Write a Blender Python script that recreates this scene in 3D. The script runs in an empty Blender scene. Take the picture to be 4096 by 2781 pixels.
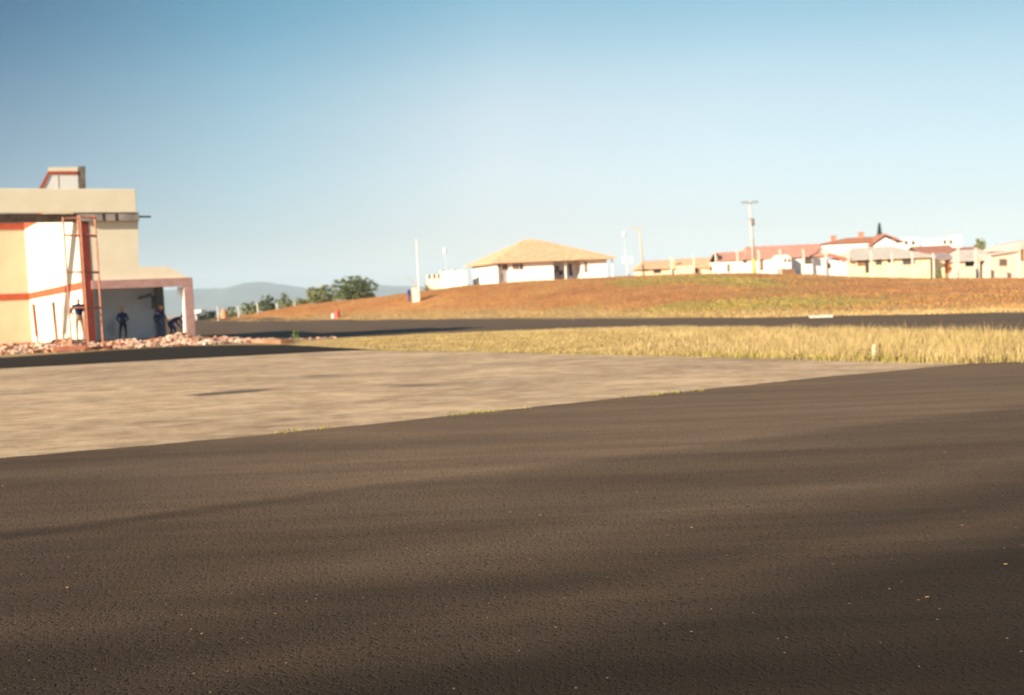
import bpy, bmesh, math, random
import numpy as np
from mathutils import Vector, Matrix
from mathutils.geometry import tessellate_polygon

random.seed(7); rng = np.random.default_rng(7)
S = bpy.context.scene
C = S.collection
rad = math.radians

# ------------------------------------------------------------------ camera, sky, sun, exposure
EYE = 1.6
PITCH, ROLL, LENS = rad(3.28), rad(-2.4), 35.0
cam_d = bpy.data.cameras.new('camera'); cam = bpy.data.objects.new('camera', cam_d); C.objects.link(cam)
cam_d.sensor_width = 36; cam_d.lens = LENS; cam_d.clip_start = 0.05; cam_d.clip_end = 30000
CM = Matrix.Rotation(math.pi / 2 - PITCH, 4, 'X') @ Matrix.Rotation(ROLL, 4, 'Z')
cam.matrix_world = Matrix.Translation((0, 0, EYE)) @ CM
cam_d.dof.use_dof = True; cam_d.dof.focus_distance = 4.4; cam_d.dof.aperture_fstop = 2.7
S.camera = cam

SUN_EL, SUN_PHI = rad(21), rad(52)          # elevation; angle to the left of straight behind the camera
world = bpy.data.worlds.new('World'); S.world = world; world.use_nodes = True
wt = world.node_tree
sky = wt.nodes.new('ShaderNodeTexSky'); sky.sky_type = 'NISHITA'; sky.sun_disc = False
sky.sun_elevation = SUN_EL; sky.sun_rotation = math.pi + SUN_PHI
sky.air_density = 1.0; sky.dust_density = 0.6; sky.ozone_density = 1.6; sky.altitude = 500
bg = wt.nodes['Background']; bg.inputs['Strength'].default_value = 0.14
# clear-air tint of the sky by elevation: whiter towards the horizon, teal higher up
wg = wt.nodes.new('ShaderNodeTexCoord'); wx_ = wt.nodes.new('ShaderNodeSeparateXYZ'); wr = wt.nodes.new('ShaderNodeValToRGB'); wm = wt.nodes.new('ShaderNodeMix'); wm.data_type = 'RGBA'; wm.blend_type = 'MULTIPLY'; wm.inputs[0].default_value = 1
wt.links.new(wg.outputs['Generated'], wx_.inputs[0]); wt.links.new(wx_.outputs[2], wr.inputs[0]); wt.links.new(sky.outputs[0], wm.inputs[6]); wt.links.new(wr.outputs[0], wm.inputs[7]); 
# clear sky is deepest at right angles to the sun: darker to the left of the view
wd_ = wt.nodes.new('ShaderNodeVectorMath'); wd_.operation = 'DOT_PRODUCT'; wd_.inputs[1].default_value = (-math.sin(SUN_PHI), -math.cos(SUN_PHI), 0)
wa = wt.nodes.new('ShaderNodeMapRange'); wa.inputs[1].default_value = -1; wa.inputs[2].default_value = 1
wc = wt.nodes.new('ShaderNodeValToRGB'); we = wc.color_ramp.elements
AZ = [(0.0, (.34, .54, .62)), (.12, (.82, .89, .91)), (.2, (1, 1, 1)), (.30, (.46, .74, .86)), (.42, (.0, .22, .42)), (.6, (.4, .6, .75)), (1.0, (1, 1, 1))]
while len(we) < len(AZ): we.new(.5)
for k_, (p_, c_) in enumerate(AZ): we[k_].position = p_; we[k_].color = (*c_, 1)
wh = wt.nodes.new('ShaderNodeMapRange'); wh.inputs[1].default_value = .0; wh.inputs[2].default_value = .26; wh.inputs[3].default_value = .45
wn = wt.nodes.new('ShaderNodeMix'); wn.data_type = 'RGBA'; wn.blend_type = 'MULTIPLY'
wt.links.new(wg.outputs['Generated'], wd_.inputs[0]); wt.links.new(wd_.outputs['Value'], wa.inputs[0]); wt.links.new(wa.outputs[0], wc.inputs[0]); wt.links.new(wx_.outputs[2], wh.inputs[0])
wt.links.new(wh.outputs[0], wn.inputs[0]); wt.links.new(wm.outputs[2], wn.inputs[6]); wt.links.new(wc.outputs[0], wn.inputs[7]); wt.links.new(wn.outputs[2], bg.inputs[0])
SKY = [(0.0, (.375, .315, .335)), (.06, (.41, .345, .35)), (.115, (.54, .44, .39)), (.17, (.63, .50, .41)), (.205, (.60, .52, .42)), (.28, (.36, .475, .41)), (.45, (.13, .31, .36)), (1.0, (.2, .35, .45))]
el_ = wr.color_ramp.elements
while len(el_) < len(SKY): el_.new(.5)
for k_, (p_, c_) in enumerate(SKY): el_[k_].position = p_; el_[k_].color = (*c_, 1)
sd = bpy.data.lights.new('sun', 'SUN'); sd.energy = 4.2; sd.angle = rad(0.5); sd.color = (1.0, 0.87, 0.68)
sun = bpy.data.objects.new('sun', sd); C.objects.link(sun)
sdir = Vector((-math.sin(SUN_PHI) * math.cos(SUN_EL), -math.cos(SUN_PHI) * math.cos(SUN_EL), math.sin(SUN_EL)))
sun.rotation_euler = sdir.to_track_quat('Z', 'Y').to_euler(); sun.location = (-30, -25, 40)
S.view_settings.view_transform = 'Standard'; S.view_settings.look = 'None'
S.view_settings.exposure = 1.38; S.view_settings.gamma = 1; S.view_settings.use_curve_mapping = False
S.cycles.max_bounces = 6; S.cycles.volume_bounces = 1; S.cycles.use_denoising = True
S.cycles.sample_clamp_indirect = 4

# ------------------------------------------------------------------ survey helpers (photo pixel -> place in the world)
FPX = LENS / 36 * 4096
CM3 = CM.to_3x3()
def ray(px, py):
    d = CM3 @ Vector(((px - 2048) / FPX, -(py - 1390.5) / FPX, -1)); return d / d.y
def W(px, py, Y):
    d = ray(px, py); return Vector((d.x * Y, Y, EYE + d.z * Y))
HT = [-.40, -.32, -.284, -.249, -.2045, -.138, -.103, -.05, .017, .105, .176, .238, .305, .3355, .42, .514, .7]
HZ = [-1.3, -1.2, -1.05, -.2, .85, 1.38, 1.83, 2.5, 2.75, 2.85, 2.86, 2.67, 2.1, 1.62, .85, .36, .1]
HC = [170, 168, 165, 160, 155, 145, 140, 136, 133, 135, 138, 142, 145, 145, 142, 140, 138]
HTOE = [166, 160, 155, 140, 128, 118, 112, 104, 96, 82, 71, 64, 58, 56, 50, 46, 42]
def terrain(x, y):
    x = np.asarray(x, float); y = np.asarray(y, float)
    zb = np.interp(y, [0, 20, 32, 45, 62, 110, 200, 600, 1500, 6000], [0, 0, -.12, -.35, -.8, -1.2, -1.5, -9, -30, -60])
    t = x / np.maximum(y, 25)
    zc = np.interp(t, HT, HZ); yc = np.interp(t, HT, HC); yt = np.interp(t, HT, HTOE)
    k = np.clip((y - yt) / (yc - yt), 0, 1); k = .45 * k * k * (3 - 2 * k) + .55 * (1 - (1 - k) ** 1.35)
    zh = zb * (1 - k) + zc * k
    after = np.maximum(zb, zc - .022 * np.maximum(y - yc, 0))
    return np.where(y > yc, after, np.where(y > yt, zh, zb))
def T(x, y): return float(terrain(x, y))
def G(vx, vy, dz=0.0):                      # photo position (in 2324 px wide coordinates) -> point on the ground
    d = ray(vx * 1.7625, vy * 1.7625); Y = 2.0
    while Y < 400 and EYE + d.z * Y > T(d.x * Y, Y) + dz: Y += .25
    a, b = Y - .25, Y
    for _ in range(12):
        m = (a + b) / 2
        if EYE + d.z * m > T(d.x * m, m) + dz: a = m
        else: b = m
    return Vector((d.x * b, b, T(d.x * b, b)))

# ------------------------------------------------------------------ mesh + object helpers
class MB:
    def __init__(s): s.v, s.f = [], []
    def add(s, vs, fs):
        n = len(s.v); s.v += [tuple(p) for p in vs]; s.f += [tuple(n + i for i in q) for q in fs]; return s
    def hexa(s, p): return s.add(p, [(0, 3, 2, 1), (4, 5, 6, 7), (0, 1, 5, 4), (1, 2, 6, 5), (2, 3, 7, 6), (3, 0, 4, 7)])
    def box(s, a, b, fr=None):
        fr = fr or (lambda u, v, w: Vector((u, v, w)))
        (x0, y0, z0), (x1, y1, z1) = a, b
        return s.hexa([fr(x0, y0, z0), fr(x1, y0, z0), fr(x1, y1, z0), fr(x0, y1, z0), fr(x0, y0, z1), fr(x1, y0, z1), fr(x1, y1, z1), fr(x0, y1, z1)])
    def prism(s, pts, off):
        n = len(pts); off = Vector(off); vs = [Vector(p) for p in pts] + [Vector(p) + off for p in pts]
        return s.add(vs, [tuple(range(n))] + [tuple(range(2 * n - 1, n - 1, -1))] + [(i, (i + 1) % n, (i + 1) % n + n, i + n) for i in range(n)])
    def sheet(s, outer, holes, mp, off):    # wall with openings: 2-D loops, mapped by mp, thickened by off
        loops = [outer] + holes; off = Vector(off)
        tris = tessellate_polygon([[Vector((p[0], p[1], 0)) for p in l] for l in loops])
        flat = [p for l in loops for p in l]; n = len(flat)
        A = [Vector(mp(*p)) for p in flat]; vs = A + [p + off for p in A]
        fs = [tuple(t) for t in tris] + [tuple(i + n for i in reversed(t)) for t in tris]; k = 0
        for l in loops:
            m = len(l)
            fs += [(k + i, k + (i + 1) % m, k + (i + 1) % m + n, k + i + n) for i in range(m)]; k += m
        return s.add(vs, fs)
    def tube(s, pts, r, n=8):
        pts = [Vector(p) for p in pts]; rs = r if isinstance(r, (list, tuple)) else [r] * len(pts); vs, fs = [], []
        for i, p in enumerate(pts):
            d = (pts[min(i + 1, len(pts) - 1)] - pts[max(i - 1, 0)]).normalized()
            a = d.orthogonal().normalized() if abs(d.z) < .9 else Vector((1, 0, 0)); a = (a - d * a.dot(d)).normalized(); b = d.cross(a)
            vs += [p + (a * math.cos(2 * math.pi * k / n) + b * math.sin(2 * math.pi * k / n)) * rs[i] for k in range(n)]
        for i in range(len(pts) - 1):
            fs += [(i * n + k, i * n + (k + 1) % n, (i + 1) * n + (k + 1) % n, (i + 1) * n + k) for k in range(n)]
        m = len(pts) - 1
        fs += [tuple(range(n - 1, -1, -1)), tuple(m * n + k for k in range(n))]
        return s.add(vs, fs)
    def ball(s, c, r, nu=10, nv=6, sc=(1, 1, 1), jit=0, half=False):
        c = Vector(c); vs, fs = [], []
        for j in range(nv + 1):
            th = (math.pi / 2 if half else math.pi) * j / nv
            for i in range(nu):
                ph = 2 * math.pi * i / nu; q = 1 + random.uniform(-jit, jit)
                vs.append(c + Vector((math.sin(th) * math.cos(ph) * sc[0], math.sin(th) * math.sin(ph) * sc[1], math.cos(th) * sc[2])) * r * q)
        for j in range(nv):
            fs += [(j * nu + i, (j + 1) * nu + i, (j + 1) * nu + (i + 1) % nu, j * nu + (i + 1) % nu) for i in range(nu)]
        return s.add(vs, fs)

def mk(name, verts, faces, mat, smooth=False, norm=True):
    me = bpy.data.meshes.new(name); me.from_pydata([tuple(v) for v in verts], [], faces)
    if norm:
        bm = bmesh.new(); bm.from_mesh(me); bmesh.ops.remove_doubles(bm, verts=bm.verts, dist=1e-5)
        bmesh.ops.recalc_face_normals(bm, faces=bm.faces); bm.to_mesh(me); bm.free()
    if mat: me.materials.append(mat)
    if smooth:
        for p in me.polygons: p.use_smooth = True
    o = bpy.data.objects.new(name, me); C.objects.link(o); return o
def base_of(o):
    p = Vector((0, 0, 0))
    while o: p += o.location; o = o.parent
    return p
def part(name, mb, mat, parent, label=None, smooth=False, bevel=0):
    b = base_of(parent)
    o = mk(name, [Vector(v) - b for v in mb.v], mb.f, mat, smooth); o.parent = parent
    if label: o['label'] = label
    if bevel:
        m = o.modifiers.new('bevel', 'BEVEL'); m.width = bevel; m.segments = 2; m.limit_method = 'ANGLE'
    return o
def tag(o, label, cat, group=None):
    o['label'] = label; o['category'] = cat
    if group: o['group'] = group
    return o
def thing(name, label, cat, loc, group=None):
    o = bpy.data.objects.new(name, None); o.empty_display_size = .3; C.objects.link(o); o.location = loc
    return tag(o, label, cat, group)
def solo(name, mb, mat, label, cat, loc, group=None, smooth=False):
    loc = Vector(loc)
    o = mk(name, [Vector(v) - loc for v in mb.v], mb.f, mat, smooth); o.location = loc
    return tag(o, label, cat, group)
def dup(root, loc, label=None, group=None, rotz=None, scale=None):
    r = root.copy(); C.objects.link(r); r.location = loc
    if label: r['label'] = label
    if group: r['group'] = group
    if rotz is not None: r.rotation_euler = (0, 0, rotz)
    if scale: r.scale = scale
    for ch in list(root.children):
        c = ch.copy(); C.objects.link(c); c.parent = r
        for g in list(ch.children):
            d = g.copy(); C.objects.link(d); d.parent = c
    return r
def struct(name, verts, faces, mat, kind='structure', smooth=False):
    o = mk(name, verts, faces, mat, smooth, norm=False); o['kind'] = kind; return o
def frame(o, yaw=0.0, ux=None, vy=None):
    o = Vector(o); u = Vector(ux) if ux else Vector((math.cos(yaw), math.sin(yaw), 0)); v = Vector(vy) if vy else Vector((-math.sin(yaw), math.cos(yaw), 0))
    return lambda a, b, c: o + u * a + v * b + Vector((0, 0, c))

# ------------------------------------------------------------------ materials
MATS = {}
def mat(name, col, col2=None, scale=3.0, rough=.85, bump=0, bscale=None, detail=5, lo=.35, hi=.65, metal=0, stretch=None, spec=.3, coords='Object'):
    if name in MATS: return MATS[name]
    m = bpy.data.materials.new(name); m.use_nodes = True; nt = m.node_tree; b = nt.nodes['Principled BSDF']
    b.inputs['Roughness'].default_value = rough; b.inputs['Metallic'].default_value = metal
    b.inputs['Specular IOR Level'].default_value = spec
    b.inputs['Base Color'].default_value = (*col, 1)
    tc = nt.nodes.new('ShaderNodeTexCoord'); mp = nt.nodes.new('ShaderNodeMapping'); nt.links.new(tc.outputs[coords], mp.inputs[0])
    if stretch: mp.inputs['Scale'].default_value = stretch
    if col2:
        n = nt.nodes.new('ShaderNodeTexNoise'); n.inputs['Scale'].default_value = scale; n.inputs['Detail'].default_value = detail; n.inputs['Roughness'].default_value = .65
        nt.links.new(mp.outputs[0], n.inputs[0])
        r = nt.nodes.new('ShaderNodeValToRGB'); r.color_ramp.elements[0].position = lo; r.color_ramp.elements[1].position = hi
        r.color_ramp.elements[0].color = (*col, 1); r.color_ramp.elements[1].color = (*col2, 1)
        nt.links.new(n.outputs[0], r.inputs[0]); nt.links.new(r.outputs[0], b.inputs['Base Color'])
    if bump:
        n2 = nt.nodes.new('ShaderNodeTexNoise'); n2.inputs['Scale'].default_value = bscale or scale * 6; n2.inputs['Detail'].default_value = 4
        nt.links.new(mp.outputs[0], n2.inputs[0]); bp = nt.nodes.new('ShaderNodeBump'); bp.inputs['Strength'].default_value = bump; bp.inputs['Distance'].default_value = .02
        nt.links.new(n2.outputs[0], bp.inputs['Height']); nt.links.new(bp.outputs[0], b.inputs['Normal'])
    MATS[name] = m; return m
class NT:                                    # small node-graph writer for the ground materials
    def __init__(s, name):
        s.m = bpy.data.materials.new(name); s.m.use_nodes = True; s.t = s.m.node_tree; s.b = s.t.nodes['Principled BSDF']
        s.b.inputs['Specular IOR Level'].default_value = .3
        s.tc = s.t.nodes.new('ShaderNodeTexCoord')
    def lk(s, a, b): s.t.links.new(a, b)
    def co(s, rot=0, scale=(1, 1, 1), loc=(0, 0, 0)):
        n = s.t.nodes.new('ShaderNodeMapping'); n.inputs['Rotation'].default_value = (0, 0, rot); n.inputs['Scale'].default_value = scale; n.inputs['Location'].default_value = loc
        s.lk(s.tc.outputs['Object'], n.inputs[0]); return n.outputs[0]
    def noise(s, co, scale, detail=5, rough=.6):
        n = s.t.nodes.new('ShaderNodeTexNoise'); n.inputs['Scale'].default_value = scale; n.inputs['Detail'].default_value = detail; n.inputs['Roughness'].default_value = rough
        s.lk(co, n.inputs[0]); return n.outputs[0]
    def vor(s, co, scale, out='Distance'):
        n = s.t.nodes.new('ShaderNodeTexVoronoi'); n.inputs['Scale'].default_value = scale; s.lk(co, n.inputs[0]); return n.outputs[out]
    def ramp(s, f, stops):
        r = s.t.nodes.new('ShaderNodeValToRGB'); e = r.color_ramp.elements
        while len(e) < len(stops): e.new(.5)
        for k, (p, c) in enumerate(stops): e[k].position = p; e[k].color = (*c, 1) if not isinstance(c, (int, float)) else (c, c, c, 1)
        s.lk(f, r.inputs[0]); return r.outputs[0]
    def mix(s, f, a, b, mode='MIX'):
        n = s.t.nodes.new('ShaderNodeMix'); n.data_type = 'RGBA'; n.blend_type = mode
        for i, x in ((0, f), (6, a), (7, b)):
            if isinstance(x, (int, float)): n.inputs[i].default_value = x if i == 0 else (x, x, x, 1)
            elif isinstance(x, tuple): n.inputs[i].default_value = (*x, 1)
            else: s.lk(x, n.inputs[i])
        return n.outputs[2]
    def math(s, op, a, b=0.0):
        n = s.t.nodes.new('ShaderNodeMath'); n.operation = op
        for i, x in ((0, a), (1, b)):
            if isinstance(x, (int, float)): n.inputs[i].default_value = x
            else: s.lk(x, n.inputs[i])
        return n.outputs[0]
    def sep(s, co):
        n = s.t.nodes.new('ShaderNodeSeparateXYZ'); s.lk(co, n.inputs[0]); return n.outputs
    def bump(s, h, st, dist=.02):
        n = s.t.nodes.new('ShaderNodeBump'); n.inputs['Strength'].default_value = st; n.inputs['Distance'].default_value = dist; s.lk(h, n.inputs['Height']); s.lk(n.outputs[0], s.b.inputs['Normal'])
    def col(s, c, rough=.9): s.lk(c, s.b.inputs['Base Color']); s.b.inputs['Roughness'].default_value = rough

ANG = rad(25)                                # the apron lanes and the terminal share this bearing
def asphalt_mat(name, tone=1.0, lanes=False):
    g = NT(name); c = g.co(rot=-ANG)
    q = tuple(x * tone for x in (.128, .083, .050)); q2 = tuple(x * tone for x in (.195, .130, .080))
    big = g.noise(g.co(rot=-ANG, scale=(.25, 1.3, 1)), .9, 6, .65)
    col = g.ramp(big, [(.3, q), (.7, q2)])
    if lanes:
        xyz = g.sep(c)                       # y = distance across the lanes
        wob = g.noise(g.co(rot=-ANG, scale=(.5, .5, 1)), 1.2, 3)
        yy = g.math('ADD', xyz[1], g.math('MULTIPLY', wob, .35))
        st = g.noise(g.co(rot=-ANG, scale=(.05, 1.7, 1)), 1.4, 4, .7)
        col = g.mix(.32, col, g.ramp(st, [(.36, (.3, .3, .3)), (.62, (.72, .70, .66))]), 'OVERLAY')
        LN = [(2.8, .19), (3.95, .22), (4.2, .34), (4.55, .48), (4.9, .37), (5.3, .47), (5.85, .70), (6.3, .58), (7.0, .64), (7.9, .70), (8.25, 1.0), (9.0, .94)]  # wear bands, plus lens vignette painted in as darkening towards the camera
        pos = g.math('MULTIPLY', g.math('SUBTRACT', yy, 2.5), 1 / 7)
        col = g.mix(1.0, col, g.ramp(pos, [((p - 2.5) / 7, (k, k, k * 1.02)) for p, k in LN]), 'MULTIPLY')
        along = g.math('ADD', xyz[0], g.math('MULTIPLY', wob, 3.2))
        col = g.mix(1.0, col, g.ramp(g.math('MULTIPLY', along, .1), [(.0, (.56, .55, .57)), (.16, (.62, .61, .62)), (.34, (.88, .88, .88)), (.46, (1, 1, 1))]), 'MULTIPLY')  # lens vignette painted into the colour on the left, with an uneven edge
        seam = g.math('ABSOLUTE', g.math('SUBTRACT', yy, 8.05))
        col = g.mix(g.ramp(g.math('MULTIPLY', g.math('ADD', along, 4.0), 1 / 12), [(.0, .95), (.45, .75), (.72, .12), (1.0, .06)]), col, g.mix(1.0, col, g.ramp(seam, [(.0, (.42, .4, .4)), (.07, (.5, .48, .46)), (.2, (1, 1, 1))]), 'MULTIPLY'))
    grain = g.noise(g.co(), 60, 3, .7)
    col = g.mix(.75, col, g.ramp(grain, [(.25, (.2, .2, .2)), (.75, (.8, .8, .8))]), 'OVERLAY')
    st = g.vor(g.co(), 26, 'Distance')
    pit = g.noise(g.co(), 38, 2)
    col = g.mix(g.ramp(pit, [(.33, .5), (.41, 0.)]), col, (.014, .012, .012))
    peb = g.ramp(g.vor(g.co(), 9), [(.035, 1.), (.06, 0.)])
    col = g.mix(peb, col, (.3, .22, .14))
    g.b.inputs['Specular IOR Level'].default_value = .12; g.col(col, .95)
    h = g.math('ADD', g.math('MULTIPLY', g.noise(g.co(), 75, 3), .6), g.math('MULTIPLY', g.ramp(pit, [(.3, 0.), (.5, 1.)]), .8))
    g.bump(h, .45, .010); return g.m
def concrete_mat():
    g = NT('apron_concrete'); c = g.co(rot=-ANG, scale=(.7, 1, 1))
    a = g.noise(c, 2.0, 9, .76); col = g.ramp(a, [(.32, (.26, .16, .085)), (.47, (.41, .275, .155)), (.58, (.50, .345, .205)), (.72, (.62, .45, .29))])
    b = g.noise(g.co(rot=rad(10), scale=(.55, 1, 1)), .42, 6, .7)
    col = g.mix(.65, col, g.ramp(b, [(.34, (.28, .27, .26)), (.66, (.72, .72, .72))]), 'OVERLAY')
    vein = g.noise(g.co(rot=rad(-14), scale=(.3, 1, 1)), 1.6, 3, .5)
    vv_ = g.math('ABSOLUTE', g.math('SUBTRACT', vein, .5))
    col = g.mix(g.ramp(vv_, [(.006, .35), (.03, 0.)]), col, (.66, .50, .34))
    # oil stain and damp patches with their own outline
    for (x, y, rx, ry, ro) in ((-5.05, 17.55, .85, .36, .42), (-1.7, 17.4, .5, .26, -.3), (-4.0, 20.6, .5, .3, 0)):
        m = g.t.nodes.new('ShaderNodeMapping'); m.vector_type = 'TEXTURE'; m.inputs['Location'].default_value = (x, y, 0); m.inputs['Rotation'].default_value = (0, 0, ro); m.inputs['Scale'].default_value = (rx, ry, 1e3)
        g.lk(g.tc.outputs['Object'], m.inputs[0])
        ln = g.t.nodes.new('ShaderNodeVectorMath'); ln.operation = 'LENGTH'; g.lk(m.outputs[0], ln.inputs[0])
        d = g.math('ADD', ln.outputs[1 if len(ln.outputs) > 1 and ln.outputs[1].name == 'Value' else 0], g.math('MULTIPLY', g.noise(g.co(), 3, 4), 1.0))
        col = g.mix(g.ramp(d, [(.95, .8 if x < -5 else .4), (1.0, .7 if x < -5 else .3)]) if False else g.ramp(g.math('MULTIPLY', d, .5), [(.55, .85 if x < -5 else .5), (.78, 0.)]), col, (.06, .045, .032))
    # slab joints
    xyz = g.sep(g.co(rot=-ANG))
    for k, s_ in ((0, 5.0), (1, 4.0)):
        f = g.math('ABSOLUTE', g.math('SUBTRACT', g.math('FRACT', g.math('MULTIPLY', xyz[k], 1 / s_)), .5))
        col = g.mix(g.ramp(f, [(.002, .10), (.006, 0.)]), col, (.16, .12, .08))
    g.col(col, .9); g.bump(g.noise(g.co(), 14, 6, .7), .5, .02); return g.m
def ground_mat():
    g = NT('dry_ground'); att = g.t.nodes.new('ShaderNodeAttribute'); att.attribute_name = 'hill'
    n = g.noise(g.co(), .11, 7, .7); n2 = g.noise(g.co(), .9, 6, .7)
    soil = g.ramp(n, [(.34, (.33, .125, .036)), (.52, (.39, .165, .05)), (.66, (.44, .22, .07))])
    soil = g.mix(.55, soil, g.ramp(n2, [(.3, (.22, .2, .18)), (.7, (.78, .78, .76))]), 'OVERLAY')
    gr = g.noise(g.co(loc=(13, 4, 0)), .055, 5, .62)
    soil = g.mix(g.ramp(gr, [(.53, 0.), (.68, .75)]), soil, (.26, .23, .055))
    ga = g.t.nodes.new('ShaderNodeAttribute'); ga.attribute_name = 'green'
    soil = g.mix(g.ramp(g.math('ADD', ga.outputs['Fac'], g.math('MULTIPLY', g.noise(g.co(), .5, 5), .9)), [(.62, 0.), (1.2, .7)]), soil, (.235, .215, .045))
    straw = g.ramp(n2, [(.3, (.28, .17, .065)), (.7, (.44, .30, .12))])
    f = g.ramp(att.outputs['Fac'], [(.0, 0.), (.25, 0.), (.6, 1.)])
    col = g.mix(f, straw, soil)
    g.col(col, .95); g.bump(g.noise(g.co(), 6, 6, .7), .6, .06); return g.m

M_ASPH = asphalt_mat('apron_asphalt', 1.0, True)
M_STRIP = asphalt_mat('strip_asphalt', .13)
M_RUN = asphalt_mat('taxiway_asphalt', .80)
M_CONC = concrete_mat()
M_GROUND = ground_mat()
CREAM = mat('cream_paint', (.84, .73, .52), (.89, .79, .59), 1.3, .8, .15, 30)
YELLOW = mat('yellow_paint', (.62, .52, .34), (.69, .59, .40), 1.0, .8, .15, 30)
WHITEP = mat('white_paint', (.68, .62, .50), (.75, .69, .57), .8, .75, .12, 25)
REDP = mat('red_paint', (.42, .075, .03), (.50, .10, .04), 2, .6, .1, 20)
REDDK = mat('dark_red_paint', (.17, .026, .016), (.24, .04, .024), 1.2, .6, .1, 20)
SALMON = mat('salmon_paint', (.42, .235, .20), (.53, .32, .28), 2.2, .8, .2, 25)
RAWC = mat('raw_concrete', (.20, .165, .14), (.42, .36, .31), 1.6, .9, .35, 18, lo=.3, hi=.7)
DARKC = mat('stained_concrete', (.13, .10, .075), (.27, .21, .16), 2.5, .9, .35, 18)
INNER = mat('inner_plaster', (.76, .82, .90), (.84, .89, .95), .9, .9, .2, 12)
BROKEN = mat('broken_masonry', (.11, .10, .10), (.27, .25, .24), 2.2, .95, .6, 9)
ORANGE = mat('orange_steel', (.60, .19, .10), (.72, .32, .20), 4, .5, .05, 40)
RUST = mat('rusty_steel', (.26, .075, .035), (.40, .13, .06), 5, .6, .2, 40)
RUBBLE = mat('rubble_pieces', (.44, .18, .09), (.68, .50, .37), 1.7, .95, .5, 10, lo=.40, hi=.60)
BRICK = mat('brick', (.36, .16, .09), (.50, .26, .16), 3, .9, .4, 14)
STRAW = mat('straw_blades', (.33, .23, .095), (.49, .36, .165), .45, .8, spec=.1)
GREENB = mat('green_blades', (.20, .19, .04), (.40, .31, .09), .9, .8, spec=.1)
TUFT = mat('hill_grass_blades', (.37, .16, .045), (.48, .26, .085), .12, .85, spec=.1)
LEAF = mat('leaf', (.07, .10, .03), (.17, .19, .065), .8, .6, spec=.2)
LEAFL = mat('pale_leaf', (.15, .17, .05), (.30, .29, .11), .8, .65, spec=.2)
LEAFD = mat('dark_leaf', (.022, .045, .025), (.06, .09, .045), .8, .6, spec=.2)
BARK = mat('bark', (.09, .065, .045), (.16, .12, .08), 6, .95, .5, 12)
POSTC = mat('post_concrete', (.52, .46, .38), (.68, .62, .52), 3, .9, .2, 20)
WHITEW = mat('white_wall', (.82, .79, .72), (.88, .86, .80), .6, .8, .1, 8)
TILE_O = mat('orange_tiles', (.54, .32, .17), (.68, .46, .27), 1.6, .85, .5, 5, stretch=(1, 1, 1))
TILE_P = mat('pink_tiles', (.50, .21, .14), (.60, .31, .22), 1.6, .85, .5, 5)
TILE_R = mat('red_tiles', (.40, .13, .06), (.52, .22, .11), 1.6, .85, .5, 5)
TILE_G = mat('grey_roof', (.46, .39, .32), (.58, .51, .43), 1.2, .85, .4, 5)
TILE_D = mat('dull_red_tiles', (.32, .12, .075), (.44, .20, .13), 1.4, .85, .5, 5)
TILE_V = mat('mauve_roof', (.30, .22, .20), (.42, .31, .28), 1.2, .85, .4, 5)
PEACH = mat('peach_wall', (.74, .56, .38), (.82, .66, .48), .7, .85)
YHOUSE = mat('pale_yellow_wall', (.80, .68, .38), (.86, .76, .48), .6, .85)
BEIGE = mat('beige_wall', (.66, .52, .38), (.74, .61, .46), .7, .85)
DARK = mat('dark_opening', (.035, .028, .025), (.07, .05, .045), 3, .7)
GLASS = mat('window_glass', (.06, .055, .055), (.12, .10, .095), 2, .25, spec=.5)
WOOD = mat('brown_wood', (.20, .095, .045), (.32, .17, .09), 3, .8, .2, 20)
WHITEM = mat('white_metal', (.82, .81, .78), (.88, .87, .85), 2, .5)
GREYM = mat('grey_metal', (.30, .29, .28), (.42, .41, .40), 3, .5, metal=.4)
YELLOWB = mat('yellow_band_paint', (.75, .50, .05), (.82, .58, .10), 3, .7)
NAVY = mat('navy_cloth', (.008, .014, .05), (.016, .026, .085), 5, .9, .3, 30)
BLUE = mat('blue_cloth', (.006, .016, .08), (.012, .03, .13), 5, .9, .3, 30)
JEANS = mat('denim', (.025, .05, .10), (.05, .085, .15), 6, .9, .3, 40)
TANCL = mat('tan_cloth', (.46, .30, .18), (.56, .40, .26), 5, .9, .3, 30)
BLACKCL = mat('black_cloth', (.010, .010, .013), (.022, .021, .025), 5, .9, .3, 30)
SKIN = mat('skin', (.36, .19, .12), (.42, .23, .15), 4, .6)
HAIR = mat('dark_hair', (.012, .009, .008), (.03, .022, .018), 9, .7)
HELMET = mat('yellow_helmet', (.62, .30, .02), (.70, .36, .03), 4, .4, spec=.5)
REDPLAS = mat('red_plastic', (.60, .07, .05), (.68, .11, .08), 4, .5)
ORPLAS = mat('orange_plastic', (.70, .22, .07), (.78, .30, .12), 4, .5)

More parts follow.
